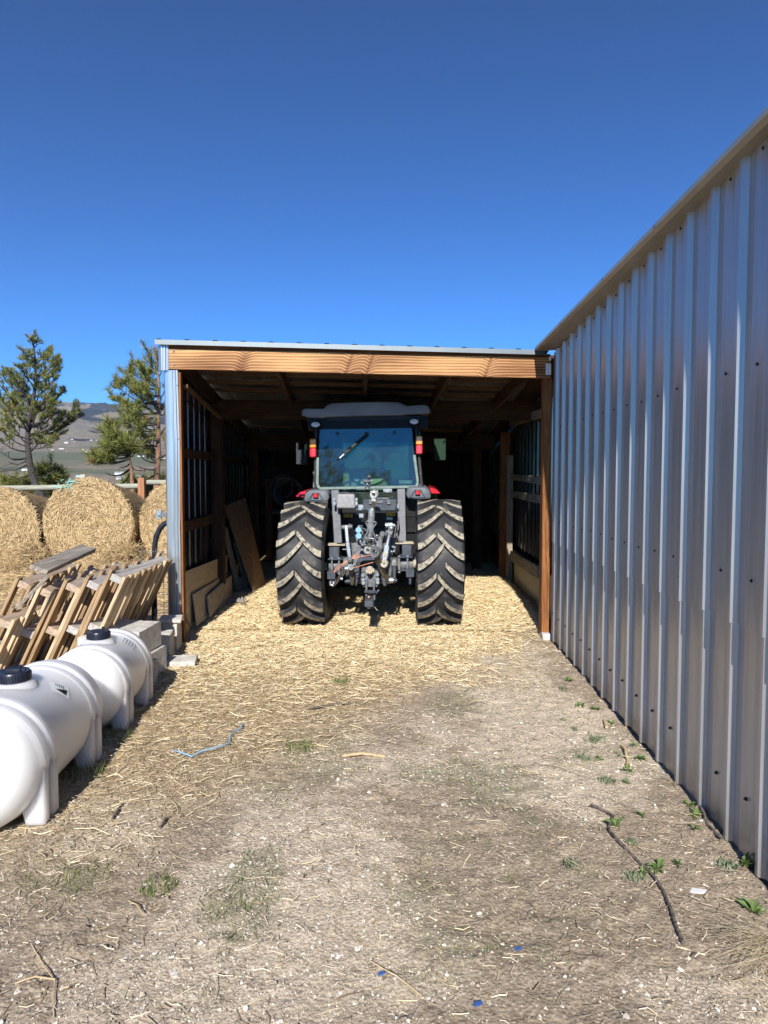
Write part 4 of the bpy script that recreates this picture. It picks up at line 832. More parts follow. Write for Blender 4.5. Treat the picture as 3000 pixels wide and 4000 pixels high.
SL=c2l([(1170,1210,1000,1000),(1170,1210,960,1050),(1170,1210,1050,990),(1170,1220,1090,1060),(1170,1220,950,1150),(1170,1220,1010,1110),(1170,1220,1070,1170),(1170,1220,1130,1130),(1170,1220,1190,1130),(1170,1230,1230,1190),(1175,1240,1000,1200),(1180,1260,870,1290),(1180,1260,930,1260),(1180,1260,890,1260),(1190,1350,960,1390),(1190,1330,1310,1370),(1190,1380,1060,1500),(1190,1300,1100,1340)])
pine('small pine with a lopsided crown and bare lower limbs between the two larger pines',14.6,ST,SL,.055,13,.2,50,bare={(x*.4294,1250+y*.4294) for x,y in ((960,1390),(1310,1370),(1060,1500),(1100,1340))},barkm='bark_o',sub=9)
def bush(label,pts,Y_,seed):
    q=random.Random(seed); tr=[pts[0],pts[1]]; mx=(pts[0][0]); L=[]
    for k in range(26):
        ex=q.uniform(pts[2][0],pts[2][1]); ey=q.uniform(pts[2][2],pts[2][3]); L.append((pts[0][0],min(pts[0][1]-6,ey+40),ex,ey))
    return pine(label,Y_,tr,L,.05,seed,.2,46,sub=6)
bush('low bushy pine behind the fence, right of the leaning trunk',[(205,1990),(200,1790),(150,265,1830,1930)],17.5,31)
bush('low bushy pine behind the fence at the far left',[(70,2000),(66,1860),(10,130,1870,1980)],18.5,33)
bush('dark little pine behind the fence next to the orange-brown post',[(590,1990),(590,1880),(480,640,1870,1960)],17,35)
# pines behind the viewer, seen only as the dark reflection in the cab window
src=[o for o in scene.objects if o.name.startswith('pine_tree')][:2]
def copy_tree(o,parent=None):
    c=o.copy(); scene.collection.objects.link(c); c.parent=parent
    for ch in o.children: copy_tree(ch,c)
    return c
for k,(x,y,s,lb) in enumerate(((-3.6,-13,1.12,'pine standing behind the viewer, left one'),(-1.2,-14,1.2,'pine standing behind the viewer, middle one'),(2.4,-14,.95,'pine standing behind the viewer, right one'),(4.6,-15,1.05,'pine standing behind the viewer beyond the barn end'))):
    c=copy_tree(src[k%2]); c.location=(x,y,-.3); c.scale=(s*1.1,s*1.1,s); c.rotation_euler=(0,0,k*1.9); c['label']=lb; c['group']='pines behind the viewer'

# ------------------------------------------------------------------ far houses in the valley
def hit(px,py):
    d=ray(px,py); t=350.
    while t<4500:
        p=np.array([0,0,H])+d*t
        if p[2]<terr(np.array([p[0]]),np.array([p[1]]))[0]+.5: return p
        t+=6
    return None
HW={k:mat('house_'+k,c,rough=.7) for k,c in dict(white=(.75,.75,.73),red=(.40,.12,.09),brick=(.30,.16,.12),tan=(.55,.48,.32),blue=(.2,.3,.5),grey=(.38,.4,.43),yellow=(.7,.55,.2),cyan=(.45,.6,.6),dark=(.08,.08,.09)).items()}
c7=lambda x,y:(x*.4219,1500+y*.4219)
HS=[(615,548,26,8,'white','white','long white barn below the hill, left of the group'),(668,520,14,6,'grey','white','small white house upslope of the long white barn'),(690,535,12,6,'tan','dark','tan house beside the long white barn'),(570,602,30,5,'white','white','low white shed at the field edge'),(615,630,10,5,'red','red','small red shed in the green field'),
(772,613,20,6,'tan','yellow','yellow-roofed building in the valley row'),(818,614,22,6,'blue','blue','blue-roofed building in the valley row'),(800,632,24,7,'white','white','white shed left of the longest valley shed'),(850,630,36,9,'white','white','longest white shed in the valley row'),(905,632,20,7,'white','white','white shed right of the longest valley shed'),(942,632,26,9,'white','grey','right-most white shed of the valley row'),
(745,865,50,14,'cyan','cyan','pale teal building just above the middle bale'),(768,862,30,16,'tan','tan','cream gable end joined to the view of the teal building'),(845,521,14,4,'white','grey','tiny white house at the foot of the hill, left'),(897,523,16,5,'cyan','grey','tiny pale blue house at the foot of the hill'),(950,524,18,5,'white','white','tiny white house at the foot of the hill, right'),
(1110,835,60,16,'white','grey','white building behind the small pine'),(1140,885,80,22,'white','grey','grey-roofed house near the fence, behind the small pine'),(1262,900,60,40,'white','grey','pale house just left of the fence post'),(1300,803,60,12,'brick','brick','long brick-red building beyond the fence post'),(1310,672,50,7,'white','white','low white sheds behind the right pine'),(1500,690,44,12,'white','grey','white house close to the shed corner'),
(235,800,40,12,'white','grey','white house behind the left pine trunk'),(150,415,14,5,'grey','white','tiny house on the slope behind the left pine'),(210,512,18,6,'white','white','small white shed behind the left pine'),(490,612,26,6,'tan','grey','tan shed at the edge of the left pine')]
for (x,y,wpx,hpx,wc,rc,lb) in HS:
    p=hit(*c7(x,y))
    if p is None: continue
    r=math.hypot(p[0],p[1]); W_=wpx*1.3*.4219*r/F; Hh=max(hpx*1.35*.4219*r/F,.5); D_=max(W_*.45,Hh*.8)
    o=thing('far_house',lb,'house',(p[0],p[1],p[2]-Hh*.25-1),(0,0,R(random.uniform(-15,15))),'houses across the valley')
    MB().box((0,0,Hh*.35+.6),(W_,D_,Hh*.7+1.2)).build('wall',HW[wc],o,world=False)
    z0=Hh*.7+1.2; b=MB(); b.add([(-W_*.53,-D_*.58,z0),(W_*.53,-D_*.58,z0),(W_*.53,D_*.58,z0),(-W_*.53,D_*.58,z0),(-W_*.53,0,z0+Hh*.45),(W_*.53,0,z0+Hh*.45)],[(0,1,5,4),(3,4,5,2),(0,4,3),(1,2,5),(0,3,2,1)]); b.build('roof',HW[rc],o,world=False,smooth=0)
    if r<1200 and W_>4: MB().box((W_*.1,-D_/2-.03,z0*.5),(W_*.16,.05,z0*.35)).build('window',HW['dark'],o,world=False)

# ------------------------------------------------------------------ weeds, sticks, twine
def weed(px,py,r,kind,label,n=None,h=1.):
    p=G(px,py); p.z=float(gz(np.array([p.x]),np.array([p.y]))[0]); q=random.Random(px*7+py); b=MB(); nn=n or (q.randint(9,22) if kind=='leaf' else 90)
    for k in range(nn):
        a=q.uniform(0,6.283); 
        if kind=='leaf':
            L_=r*q.uniform(.3,1.)*q.uniform(.7,1.15); e=q.uniform(.05,1.1)*h; fw=q.uniform(.12,.26); d=Vector((math.cos(a)*math.cos(e),math.sin(a)*math.cos(e),math.sin(e))); s=Vector((-math.sin(a),math.cos(a),q.uniform(-.4,.4)))*L_*fw
            u=Vector((0,0,1))*L_*.12
            b.add([p,p+d*L_*.45-s+u,p+d*L_*.45+u*.4,p+d*L_*.45+s+u,p+d*L_-u*q.uniform(-.6,2.4)+s*q.uniform(-1.5,1.5)],[(0,1,2),(0,2,3),(1,4,2),(2,4,3)])
        else:
            L_=r*q.uniform(.4,1.); c=p+Vector((math.cos(a),math.sin(a),0))*L_*q.random(); e=c+Vector((q.uniform(-.4,.4),q.uniform(-.4,.4),q.uniform(.3,.9)))*r*.5; s=Vector((q.uniform(-1,1),q.uniform(-1,1),0)).normalized()*r*.05
            b.add([c-s,c+s,e+s,e-s],[(0,1,2,3)])
    o=b.build('weed',M_[kind],None,0,0); return tag(o,label,'weed','weeds along the foot of the metal barn')
c7w=lambda x,y:(2100+x*.588,2400+y*.588)
WD=[(515,1425,.10,'leaf','bright green rosette growing over the upper end of the long dark stick'),(1005,1290,.08,'leaf','leafy weed against the barn foot, above the grey stick'),(1050,1370,.09,'leaf','leafy weed left of the grey stick by the barn'),(1040,1460,.07,'leaf','flat weed below the grey stick by the barn'),(1370,1690,.13,'leaf','largest leafy weed, in the shade at the barn foot'),
(1260,1690,.08,'sage','grey-green feathery weed left of the largest leafy weed'),(630,1770,.07,'sage','grey-green tuft left of the middle of the long dark stick'),(700,1745,.06,'leaf','small green weed touching the long dark stick on its left'),(800,1720,.09,'leaf','spreading green weed right of the long dark stick'),(930,1675,.06,'leaf','small weed between the long stick and the largest weed'),
(235,1700,.06,'sage','lone grey-green tuft in the pale dirt left of the long stick'),(390,850,.10,'sage','roundest grey-green tuft in the pale gravel'),(300,965,.08,'sage','grey-green tuft below the roundest one'),(410,970,.06,'leaf','small green weed beside the two grey-green tufts'),(540,945,.06,'leaf','green weed left of the peeled bent stick'),(680,980,.07,'leaf','upright green weed right of the peeled bent stick'),
(600,1050,.08,'leaf','flat green weed at the lower end of the peeled stick'),(450,1120,.08,'sage','low grey-green weed below the peeled stick'),(570,1140,.07,'leaf','low green weed right of the low grey-green one'),(690,1370,.06,'leaf','small pale weed right of the bright rosette'),(290,625,.08,'leaf','flat weed farther up, in the pale gravel'),(385,645,.08,'leaf','leafy weed at the barn foot beside a rib'),
(490,725,.06,'leaf','small weed by the short peeled stick'),(170,710,.05,'leaf','tiny weed in the gravel farther from the barn'),(205,450,.08,'leaf','farthest flat green weed along the barn'),(170,505,.07,'sage','farthest grey-green tuft along the barn'),(1430,1990,.09,'leaf','green weed above the dry grass clump'),(620,1540,.05,'sage','tiny sage weed right of the long stick top'),(240,770,.05,'sage','faint weed beside a thin twig'),(640,900,.05,'leaf','small weed above the upright green one')]
for x,y,r,k,lb in WD: weed(*c7w(x,y),r*.78,k,lb,h=.8 if y<1600 else 1.1)
for (px,py,r,lb) in ((430,2890,.12,'grass tuft in the gap between the two tanks'),(330,3030,.12,'green tuft under the nearer tank'),(470,2820,.10,'thin grass by the leg of the farther tank'),(60,2640,.16,'grass tuft between the nearer tank and the pallets'),(1335,2665,.07,'green tuft in the straw in the middle of the yard'),(1165,2930,.09,'low green tuft right of the blue twine'),(620,3470,.07,'small green tuft at the lower left')):
    p=G(px,py); q=random.Random(px); b=MB()
    for k in range(120):
        a=q.uniform(0,6.283); c=p+Vector((math.cos(a),math.sin(a),0))*r*q.random()**.5; hh_=r*q.uniform(.3,1.1)*.8; e=c+Vector((q.uniform(-.5,.5)*hh_,q.uniform(-.5,.5)*hh_,hh_)); s=Vector((math.sin(a*3),math.cos(a*3),0))*.0022
        b.add([c-s,c+s,e],[(0,1,2)])
    tag(b.build('grass_tuft',M_['grass'],None,0,0),lb,'grass tuft','grass tufts in the yard')
def stick(px,r,m,label,name='stick',z=.012,cat='stick'):
    pts=[]
    for k,(x,y) in enumerate(px):
        p=G(x,y); p.z=float(gz(np.array([p.x]),np.array([p.y]))[0])+z+(.004*math.sin(k*2.3)); pts.append(p)
    P=[];n=len(pts)
    for i in range(n-1):
        for t in (0,.5): P.append(pts[i].lerp(pts[i+1],t)+Vector((random.uniform(-1,1)*r*.6,random.uniform(-1,1)*r*.6,0)) if t else pts[i])
    P.append(pts[-1]); rs=r if not hasattr(r,'__len__') else [r[0]+(r[1]-r[0])*i/(len(P)-1) for i in range(len(P))]
    return tag(MB().tube(P,rs,7).build(name,m,None,0,60),label,cat) if not hasattr(r,'__len__') else tag(MB().tube(P,rs,7).build(name,m,None,0,60),label,cat)
stick([c7w(*p) for p in ((350,1310),(440,1345),(500,1380),(470,1470),(560,1570),(650,1650),(740,1740),(810,1830),(860,1930),(900,2050),(950,2180),(965,2225))],.006,M_['stick'],'long dark bent stick lying on the dirt near the barn')
stick([c7w(*p) for p in ((1075,1305),(1105,1370),(1130,1440),(1180,1500),(1222,1550))],.007,M_['stick'],'short grey stick lying against the barn foot')
stick([c7w(*p) for p in ((555,895),(585,940),(600,990),(598,1030))],.009,M_['palestick'],'peeled pale bent stick among the weeds')
stick([c7w(*p) for p in ((443,715),(458,760))],.010,M_['palestick'],'short peeled pale stick near the barn foot')
c1g=lambda x,y:(600+x*.904,2400+y*.904)
stick([c1g(*p) for p in ((90,600),(125,615),(165,625),(205,605),(260,595),(325,570),(335,535),(345,515),(375,500),(385,480))],.0048,M_['bluetwine'],'length of pale blue baling twine lying across the straw','baling_twine',.025,'twine')
stick([c1g(*p) for p in ((865,183),(940,190),(1035,180))],.008,M_['palestick'],'pale stick lying on the dirt behind the tractor')
stick([c1g(*p) for p in ((815,618),(900,615),(1000,622))],.009,M_['palestick'],'pale split stalk lying in the middle of the yard')
stick([c1g(*p) for p in ((665,408),(780,392),(915,382))],.006,M_['stick'],'thin twig lying across the straw litter')
stick([c1g(*p) for p in ((940,1510),(1050,1590),(1170,1665))],.0025,M_['palestick'],'single long yellow stalk in the foreground')
stick([(440,3215),(465,3170),(480,3150)],.006,M_['stick'],'short dark twig beside the nearer tank'); stick([(625,3245),(645,3215),(665,3200)],.006,M_['stick'],'short dark twig farther out from the nearer tank')
stick([(120,3700),(170,3780),(215,3840)],.0018,M_['palestick'],'thin brown twig at the lower left'); stick([(60,3855),(140,3845),(220,3835)],.003,M_['palestick'],'thin pale twig crossing at the lower left'); stick([(215,3840),(208,3900),(210,3980)],.0018,M_['palestick'],'thin pale twig pointing down at the lower left')
for px,py,s,lb in ((985,1568,.012,'small blue plastic scrap in the foreground'),(1402,1700,.014,'blue plastic scrap at the bottom of the picture'),(1575,1460,.012,'blue plastic scrap at the right of the foreground')):
    p=G(*c1g(px,py)); p.z+=.012; b=MB(); q=random.Random(px); b.prism([(-s,-s*.5),(0,-s*.7),(s,-.3*s),(s*.7,s*.6),(-.2*s,s*.5),(-s*.8,s*.7)],lambda a,c,t:p+Vector((a,c,t+.3*a)),0,.003)
    tag(b.build('plastic_scrap',plain('blue_scrap',(.05,.11,.32)) if 'blue_scrap' not in bpy.data.materials else bpy.data.materials['blue_scrap'],None),lb,'scrap','blue plastic scraps')
p=G(*c7w(1060,1860)); p.z+=.012; tag(MB().prism([(-.03,-.006),(.018,-.018),(.036,0),(-.012,.02)],lambda a,c,t:p+Vector((a,c,t+.1*a)),0,.004).build('plastic_scrap',M_['white'],None),'white torn plastic scrap right of the long stick','scrap')
b=MB(); q=random.Random(4); base=G(3090,3740)
for k in range(190):
    a=R(q.uniform(140,235)); L_=q.uniform(.1,.36); c=base+Vector((q.uniform(-.05,.05),q.uniform(-.08,.08),.01)); d=Vector((math.cos(a),math.sin(a)*.6,q.uniform(.02,.35))).normalized(); s=Vector((-math.sin(a),math.cos(a),0))*.0012; m=c+d*L_*.5+Vector((q.uniform(-.03,.03),q.uniform(-.03,.03),.02)); e=c+d*L_+Vector((q.uniform(-.07,.07),q.uniform(-.07,.07),-.02))
    b.add([c-s,c+s,m+s,m-s,e],[(0,1,2,3),(3,2,4)])
tag(b.build('dry_grass_clump',M_['drygrass'],None,0,0),'fan of dead pale grass lying flat at the lower right corner','dry grass')

# ------------------------------------------------------------------ tractor (seen from behind)
TX=-.388; AY=7.46; WR=.675
tractor=thing('farm_tractor','grey and red cab tractor backed against the yard, parked in the shed on straw','tractor',(TX,AY,0))
def c1(x,y,Y): return U(1030+.4943*x,1520+.4943*y,Y)
def h1(x,y,Y): return U(1230+.27125*x,1900+.27125*y,Y)
def TB(mb,name,m,bevel=.004,smooth=35,parent=None,seg=1): return mb.build(name,m,parent or tractor,bevel,smooth,seg=seg)
def rear_wheel(cx,cz,ph,side):
    W=.215; b=MB(); prof=[(-.17,.37),(-.20,.385),(-.235,.44),(-.245,.52),(-.237,.575),(-.222,.60),(-.20,.612),(-.12,.622),(0,.627),(.12,.622),(.20,.612),(.222,.60),(.237,.575),(.245,.52),(.235,.44),(.20,.385),(.17,.37)]
    b.lathe(prof,96,(cx,AY,cz),(1,0,0))
    org=Vector((cx,AY,cz)); rx=lambda u:np.interp(abs(u),[0,.12,.20,.222,.24],[.627,.622,.612,.60,.575]); NL=20
    for s in (-1,1):
        for k in range(NL):
            long=k%2==0; u0=-.030 if long else .045; u1=.226; th0=(k+(0 if s<0 else .5))*2*math.pi/NL+ph
            n=9; V=[]
            for i in range(n):
                t=i/(n-1); u=u0+(u1-u0)*t; sw=.34*(1-((u+.03)/.256))**1.55; th=th0+sw   # arcs: centre end is ahead (up at the rear face)
                ww=(.026+.006*t)/.65; rb=rx(u)-.006; rt=.675-.012*(abs(u)/.226)**2 -( .012 if i==0 else 0)
                for (dth,rad) in ((-ww*1.5,rb),(-ww,rt),(ww,rt),(ww*1.5,rb)):
                    a=th+dth; V.append(org+Vector((s*u,-math.cos(a)*rad,math.sin(a)*rad)))
            o=len(b.v); b.v+=[tuple(v) for v in V]
            for i in range(n-1):
                for j,mi in ((0,0),(1,1),(2,0)): q=i*4+j; b.f.append((o+q,o+q+1,o+q+5,o+q+4)); b.m.append(mi)
            b.f+= [(o,o+1,o+2,o+3),(o+(n-1)*4+3,o+(n-1)*4+2,o+(n-1)*4+1,o+(n-1)*4)]; b.m+=[1,0]
            # lug shoulder running down the sidewall
            a=th0; sh=[]
            for (u,rr_,ww) in ((.226,.663,.038),(.24,.60,.03),(.246,.55,.022)):
                for dd in (-ww,ww): sh.append(org+Vector((s*(u+.006),-math.cos(a+dd)*rr_,math.sin(a+dd)*rr_)))
            b.add(sh,[(0,1,3,2),(2,3,5,4)])
    r=MB(); r.lathe([(-.17,.37),(-.16,.345),(-.13,.34),(-.10,.31),(.0,.305),(.10,.31),(.13,.34),(.16,.345),(.17,.37)],48,(cx,AY,cz),(1,0,0))
    r.lathe([(-side*.02,.31),(-side*.03,.20),(-side*.06,.15),(-side*.06,.001)],40,(cx,AY,cz),(1,0,0))
    wo=TB(r,'rear_wheel',M_['tblack'],0,35)
    b.build('tyre',[M_['rubber'],M_['lug']],wo,0,28)
    h_=MB(); h_.cyl((cx-side*.26,AY,cz),(cx,AY,cz),.09,20)
    for k in range(8): a=k*math.pi/4; h_.cyl((cx-side*.065,AY+.13*math.cos(a),cz+.13*math.sin(a)),(cx-side*.09,AY+.13*math.cos(a),cz+.13*math.sin(a)),.014,8)
    h_.build('hub',M_['tblack'],wo,.003,35)
rear_wheel(-1.095,.655,.10,-1); rear_wheel(.318,.672,.04,1)
for x in (-1.0,.24):   # front wheels and axle
    b=MB(); b.lathe([(-.10,.26),(-.15,.32),(-.155,.42),(-.13,.46),(0,.475),(.13,.46),(.155,.42),(.15,.32),(.10,.26)],48,(x,9.75,.475),(1,0,0))
    for k in range(18):
        for s in (-1,1):
            a=(k+(s>0)*.5)*2*math.pi/18; P=[]
            for u,da in ((0,.16),(.14,0)):
                for dd,rr_ in ((-.05,.465),(-.04,.50),(.04,.50),(.05,.465)): t=a+da+dd; P.append(Vector((x+s*u,9.75-math.cos(t)*rr_,.475+math.sin(t)*rr_)))
            b.add(P,[(0,1,5,4),(1,2,6,5),(2,3,7,6),(0,3,2,1),(4,5,6,7)])
    r=MB(); r.lathe([(-.10,.26),(-.02,.22),(-.02,.001),(.02,.001),(.02,.22),(.10,.26)],32,(x,9.75,.475),(1,0,0)); wo=TB(r,'front_wheel',M_['tblack'],0); b.build('tyre',M_['rubber'],wo)
b=MB(); b.bar((-1.0,9.75,.475),(.24,9.75,.475),.12,.12); b.box((TX,9.0,.62),(.42,2.4,.34)); TB(b,'front_axle',M_['cast'],.01)
b=MB(); b.box((TX,9.75,1.12),(.62,1.7,.62),taper=.86); TB(b,'hood',M_['red'],.05,seg=3)
# transmission housing and rear frame
b=MB(); b.box((TX,7.9,.72),(.40,1.3,.42)); b.box((TX,7.30,.72),(.44,.22,.5)); TB(b,'transmission',M_['cast'],.02)
# cab shell: black rear wall, pillars, side and front frames
def q4(pts,Y): return [c1(x,y,Y) for x,y in pts]
YB,YT=7.62,7.668
cab=MB()
bl,br,tr2,tl=c1(400,800,YB),c1(1245,785,YB),c1(1190,230,YT),c1(400,235,YT)
cab.slab([c1(380,1010,7.66),c1(1255,1010,7.66),c1(1245,795,YB+.03),c1(395,800,YB+.03)],-.03)     # lower rear wall
cab.slab([c1(440,1310,7.7),c1(1200,1310,7.7),c1(1240,1005,7.67),c1(400,1005,7.67)],-.03)
cab.slab([c1(350,322,YT-.0),c1(1300,308,YT-.0),c1(1300,205,YT+.03),c1(345,215,YT+.03)],-.05)      # header over the glass
TB(cab,'rear_wall',M_['tblack'],.004)
def pillar(a,c,Ya,Yc,w_=.055): return TB(MB().bar(c1(*a,Ya),c1(*c,Yc),w_,.07,up=(0,1,0)),'cab_pillar',M_['tblack'],.01)
pillar((410,800),(418,230),YB+.03,YT+.03,.045); pillar((1250,785),(1198,225),YB+.03,YT+.03,.045)
pillar((425,860),(440,240),9.1,8.95); pillar((1165,850),(1160,235),9.1,8.95)
cf=MB()
for xx in (c1(420,700,YB).x,c1(1240,700,YB).x): cf.bar((xx,7.7,1.30),(xx,9.1,1.25),.05,.06); cf.box((xx,8.4,1.05),(.03,1.4,.45))
cf.box((TX,9.15,1.2),(1.05,.05,.5)); cf.box((TX,8.4,1.0),(1.1,1.5,.05)); TB(cf,'cab_frame',M_['tblack'])
for xx,nm in ((c1(425,600,YB).x+.0,1),(c1(1235,600,YB).x,1)): TB(MB().box((xx,8.42,1.70),(.006,1.36,.78)),'side_window',M_['glass'],0)
TB(MB().box((TX,9.16,1.75),(1.0,.006,.8)),'windshield',M_['glass'],0)
# rear window with its grey-green frame
gp=[((445,318),YT),((1170,308),YT),((1190,520),7.648),((1218,740),7.624),((1205,772),YB),((440,785),YB),((425,755),7.624),((428,540),7.648)]
GP=[c1(x,y,Y-.012) for (x,y),Y in gp]; cen=sum(GP,Vector())/len(GP)
nrm=(GP[1]-GP[0]).cross(GP[5]-GP[0]).normalized(); 
if nrm.y>0: nrm=-nrm
b=MB(); n=len(GP); b.add([p for p in GP]+[p-nrm*.006 for p in GP],[tuple(range(n)),tuple(range(2*n-1,n-1,-1))]+[(i,(i+1)%n,(i+1)%n+n,i+n) for i in range(n)])
rw=TB(b,'rear_window',M_['glass'],0,0)
b=MB()
for i in (2,3,4,5,6):
    j=(i+1)%n; b.bar(GP[i]+nrm*.004,GP[j]+nrm*.004,.030,.018,up=nrm)
TB(b,'window_frame',mat('window_seal',(.14,.19,.17),(.2,.26,.23),rough=.4,scale=20),.004,parent=rw)
b=MB()
for x,y in ((582,350),(1033,340),(472,434),(470,480),(1150,414),(1154,458)): p=c1(x,y,YT-.03 if y<400 else 7.77); b.cyl(p,p+Vector((0,-.02,0)),.016,12)
TB(b,'glass_hinge',M_['tblack'],0,parent=rw)
b=MB(); b.sphere(c1(582,352,YT-.06),.006,8,5); b.sphere(c1(1033,342,YT-.06),.006,8,5); TB(b,'hinge_bolt',M_['lightsteel'],0,parent=rw)
b=MB(); b.bar(c1(810,360,YT-.05),c1(640,505,YT-.12),.028,.012,up=(0,1,0)); b.bar(c1(690,450,YT-.13),c1(556,585,7.66),.016,.014,up=(0,1,0)); b.cyl(c1(812,355,YT-.02),c1(812,355,YT-.07),.022,12); TB(b,'wiper',M_['tblack'],.002,parent=rw)
TB(MB().bar(c1(635,512,YT-.16),c1(600,545,YT-.17),.014,.006,up=(0,1,0)),'wiper_clip',M_['lightsteel'],0,parent=rw)
b=MB(); b.box(c1(820,765,YB-.03),(.058,.012,.085)); b.box(c1(818,722,YB-.04),(.105,.012,.03)); b.cyl(c1(790,730,YB-.05),c1(846,730,YB-.05),.018,10); b.cyl(c1(832,690,YB-.03),c1(832,690,YB-.07),.020,12); b.bar(c1(832,690,YB-.03),c1(832,770,YB-.03),.03,.02,up=(0,1,0))
hh=TB(b,'window_latch',M_['tgrey'],.003,parent=rw); b=MB()
for x,y in ((818,748),(820,783),(852,722)): p=c1(x,y,YB-.045); b.cyl(p,p+Vector((0,-.012,0)),.009,8)
TB(b,'latch_bolt',M_['lightsteel'],0,parent=rw)
for x in (400,1240):
    b=MB(); b.bar(c1(x,600,7.7),c1(x-5,780,7.62),.012,.02,up=(0,1,0)); p=c1(x,672,7.66); b.tube([p+Vector((0,-.02,.035)),p+Vector((0,-.035,.0)),p+Vector((0,-.02,-.035))],.007,6); b.cyl(p+Vector((-.015,-.02,.015)),p+Vector((.015,-.02,.015)),.008,8)
    TB(b,'gas_strut',M_['tgrey'],.001)
# interior: seat, wheel, console
b=MB(); sc=c1(825,700,8.25); b.box(sc+Vector((0,.02,-.10)),(.50,.12,.42),taper=.86); b.box(sc+Vector((0,.25,-.38)),(.48,.5,.12)); st=TB(b,'driver_seat',M_['seatframe'],.04,40,seg=3)
b=MB(); P=[c1(700+ (x*250),705+y*55,8.17) for x,y in ((0,0),(.25,.02),(.5,.03),(.75,.02),(1,0),(.9,.45),(.7,.85),(.5,1),(.3,.85),(.1,.45))]; b.add(P+[p+Vector((0,.03,0)) for p in P],[tuple(range(10)),tuple(range(19,9,-1))]+[(i,(i+1)%10,(i+1)%10+10,i+10) for i in range(10)]); TB(b,'seat_pad',M_['seat'],.008,parent=st)
b=MB(); b.box(c1(655,715,8.1),(.09,.1,.30),taper=.8); TB(b,'side_console',M_['seatframe'],.03,seg=2); b=MB(); b.box(c1(1120,735,8.0),(.16,.1,.05)); TB(b,'cup_tray',M_['lightsteel'],.01)
# roof: moulded centre with lower wings
rp=[(296,205),(300,165),(315,155),(465,158),(500,125),(540,112),(720,104),(950,100),(1070,104),(1105,120),(1140,135),(1270,125),(1305,133),(1322,170),(1318,190),(1240,198),(1130,203),(1110,207),(800,212),(500,222),(455,232),(350,226)]
Yr=7.66; P0=[c1(x,y,Yr) for x,y in rp]; cz=sum(p.z for p in P0)/len(P0); n=len(P0)
def ring(sc_,dy,dz): return [Vector((TX+(p.x-TX)*sc_,p.y+dy,cz+(p.z-cz)*(sc_ if sc_>.9 else .5)+dz)) for p in P0]
rings=[ring(.93,-.02,.0),ring(.985,-.008,.0),ring(1,.03,.0),ring(1.0,.3,.03),ring(.99,1.25,.04),ring(.95,1.45,.01)]
b=MB(); V=[p for r_ in rings for p in r_]; b.add(V,[tuple(range(n))]+[(j*n+i,j*n+(i+1)%n,(j+1)*n+(i+1)%n,(j+1)*n+i) for j in range(len(rings)-1) for i in range(n)]+[tuple(range(len(rings)*n-1,(len(rings)-1)*n-1,-1))])
TB(b,'cab_roof',M_['roofp'],.006,50)
zr=c1(800,235,YT).z; TB(MB().box((TX,YT+.62,zr+.0),(1.05,1.2,.08)),'roof_lining',M_['tblack'],.01)
for (x,y) in ((411,281),(1190,257)):
    p=c1(x,y,7.58); lb=MB(); lb.lathe([(.03,.046),(.0,.062),(-.006,.060)],32,p,(0,1,-.15)); lo=TB(lb,'work_lamp',M_['tblack'],0,50)
    for v in lo.data.vertices: v.co.z=(v.co.z-(p.z))*.62+p.z
    b=MB(); b.lathe([(-.024,.001),(-.022,.03),(-.016,.046),(-.004,.050)],32,p,(0,1,-.15)); o=TB(b,'lens',M_['lamp'],0,50,parent=lo)
    for v in o.data.vertices: v.co.z=(v.co.z-(p.z))*.58+p.z
    b=MB(); b.sphere(p+Vector((0,-.010,0)),.022,12,8,(1.2,.3,.5)); TB(b,'bulb_reflector',M_['white'],0,60,parent=lo)
# tail lights on stalks
for (x,y0,y1,sd_) in ((390,392,540,-1),(1229,368,515,1)):
    p=c1(x,(y0+y1)/2,7.60); hgt=(c1(x,y0,7.6)-c1(x,y1,7.6)).length; wd=.072
    b=MB(); b.box(p+Vector((0,.03,0)),(wd+.006,.04,hgt+.008)); tl_=TB(b,'tail_light',M_['tblack'],.006)
    b=MB(); b.box(p+Vector((0,-.002,hgt*.25)),(wd,.045,hgt*.48)); TB(b,'amber_lens',M_['amber'],.012,40,parent=tl_,seg=2)
    b=MB(); b.box(p+Vector((0,-.002,-hgt*.25)),(wd,.045,hgt*.48)); TB(b,'red_lens',M_['redlens'],.012,40,parent=tl_,seg=2)
    b=MB(); b.bar(p+Vector((0,.04,0)),p+Vector((sd_*.0+ (-sd_)*.06,.12,0)),.03,.03); TB(b,'light_bracket',M_['tblack'],0,parent=tl_)
# mirrors
for (x,y,sd_,hh_) in ((302,508,-1,.27),(1392,475,1,.27)):
    p=c1(x,y,8.9); b=MB(); b.box(p+Vector((0,.03,0)),(.165,.05,hh_+.02)); mo=TB(b,'mirror',M_['tblack'],.02,seg=2)
    b=MB(); b.box(p+Vector((0,.0,0)),(.15,.006,hh_),Matrix.Rotation(R(-12*sd_),3,'Z')@Matrix.Rotation(R(4),3,'X')); TB(b,'mirror_glass',M_['mirror'],.02,parent=mo,seg=2)
    b=MB(); b.tube([p+Vector((0,.05,.1)),p+Vector((-sd_*.1,.05,.16)),p+Vector((-sd_*.22,.05,.14))],.010,6); TB(b,'mirror_arm',M_['tblack'],0,parent=mo)
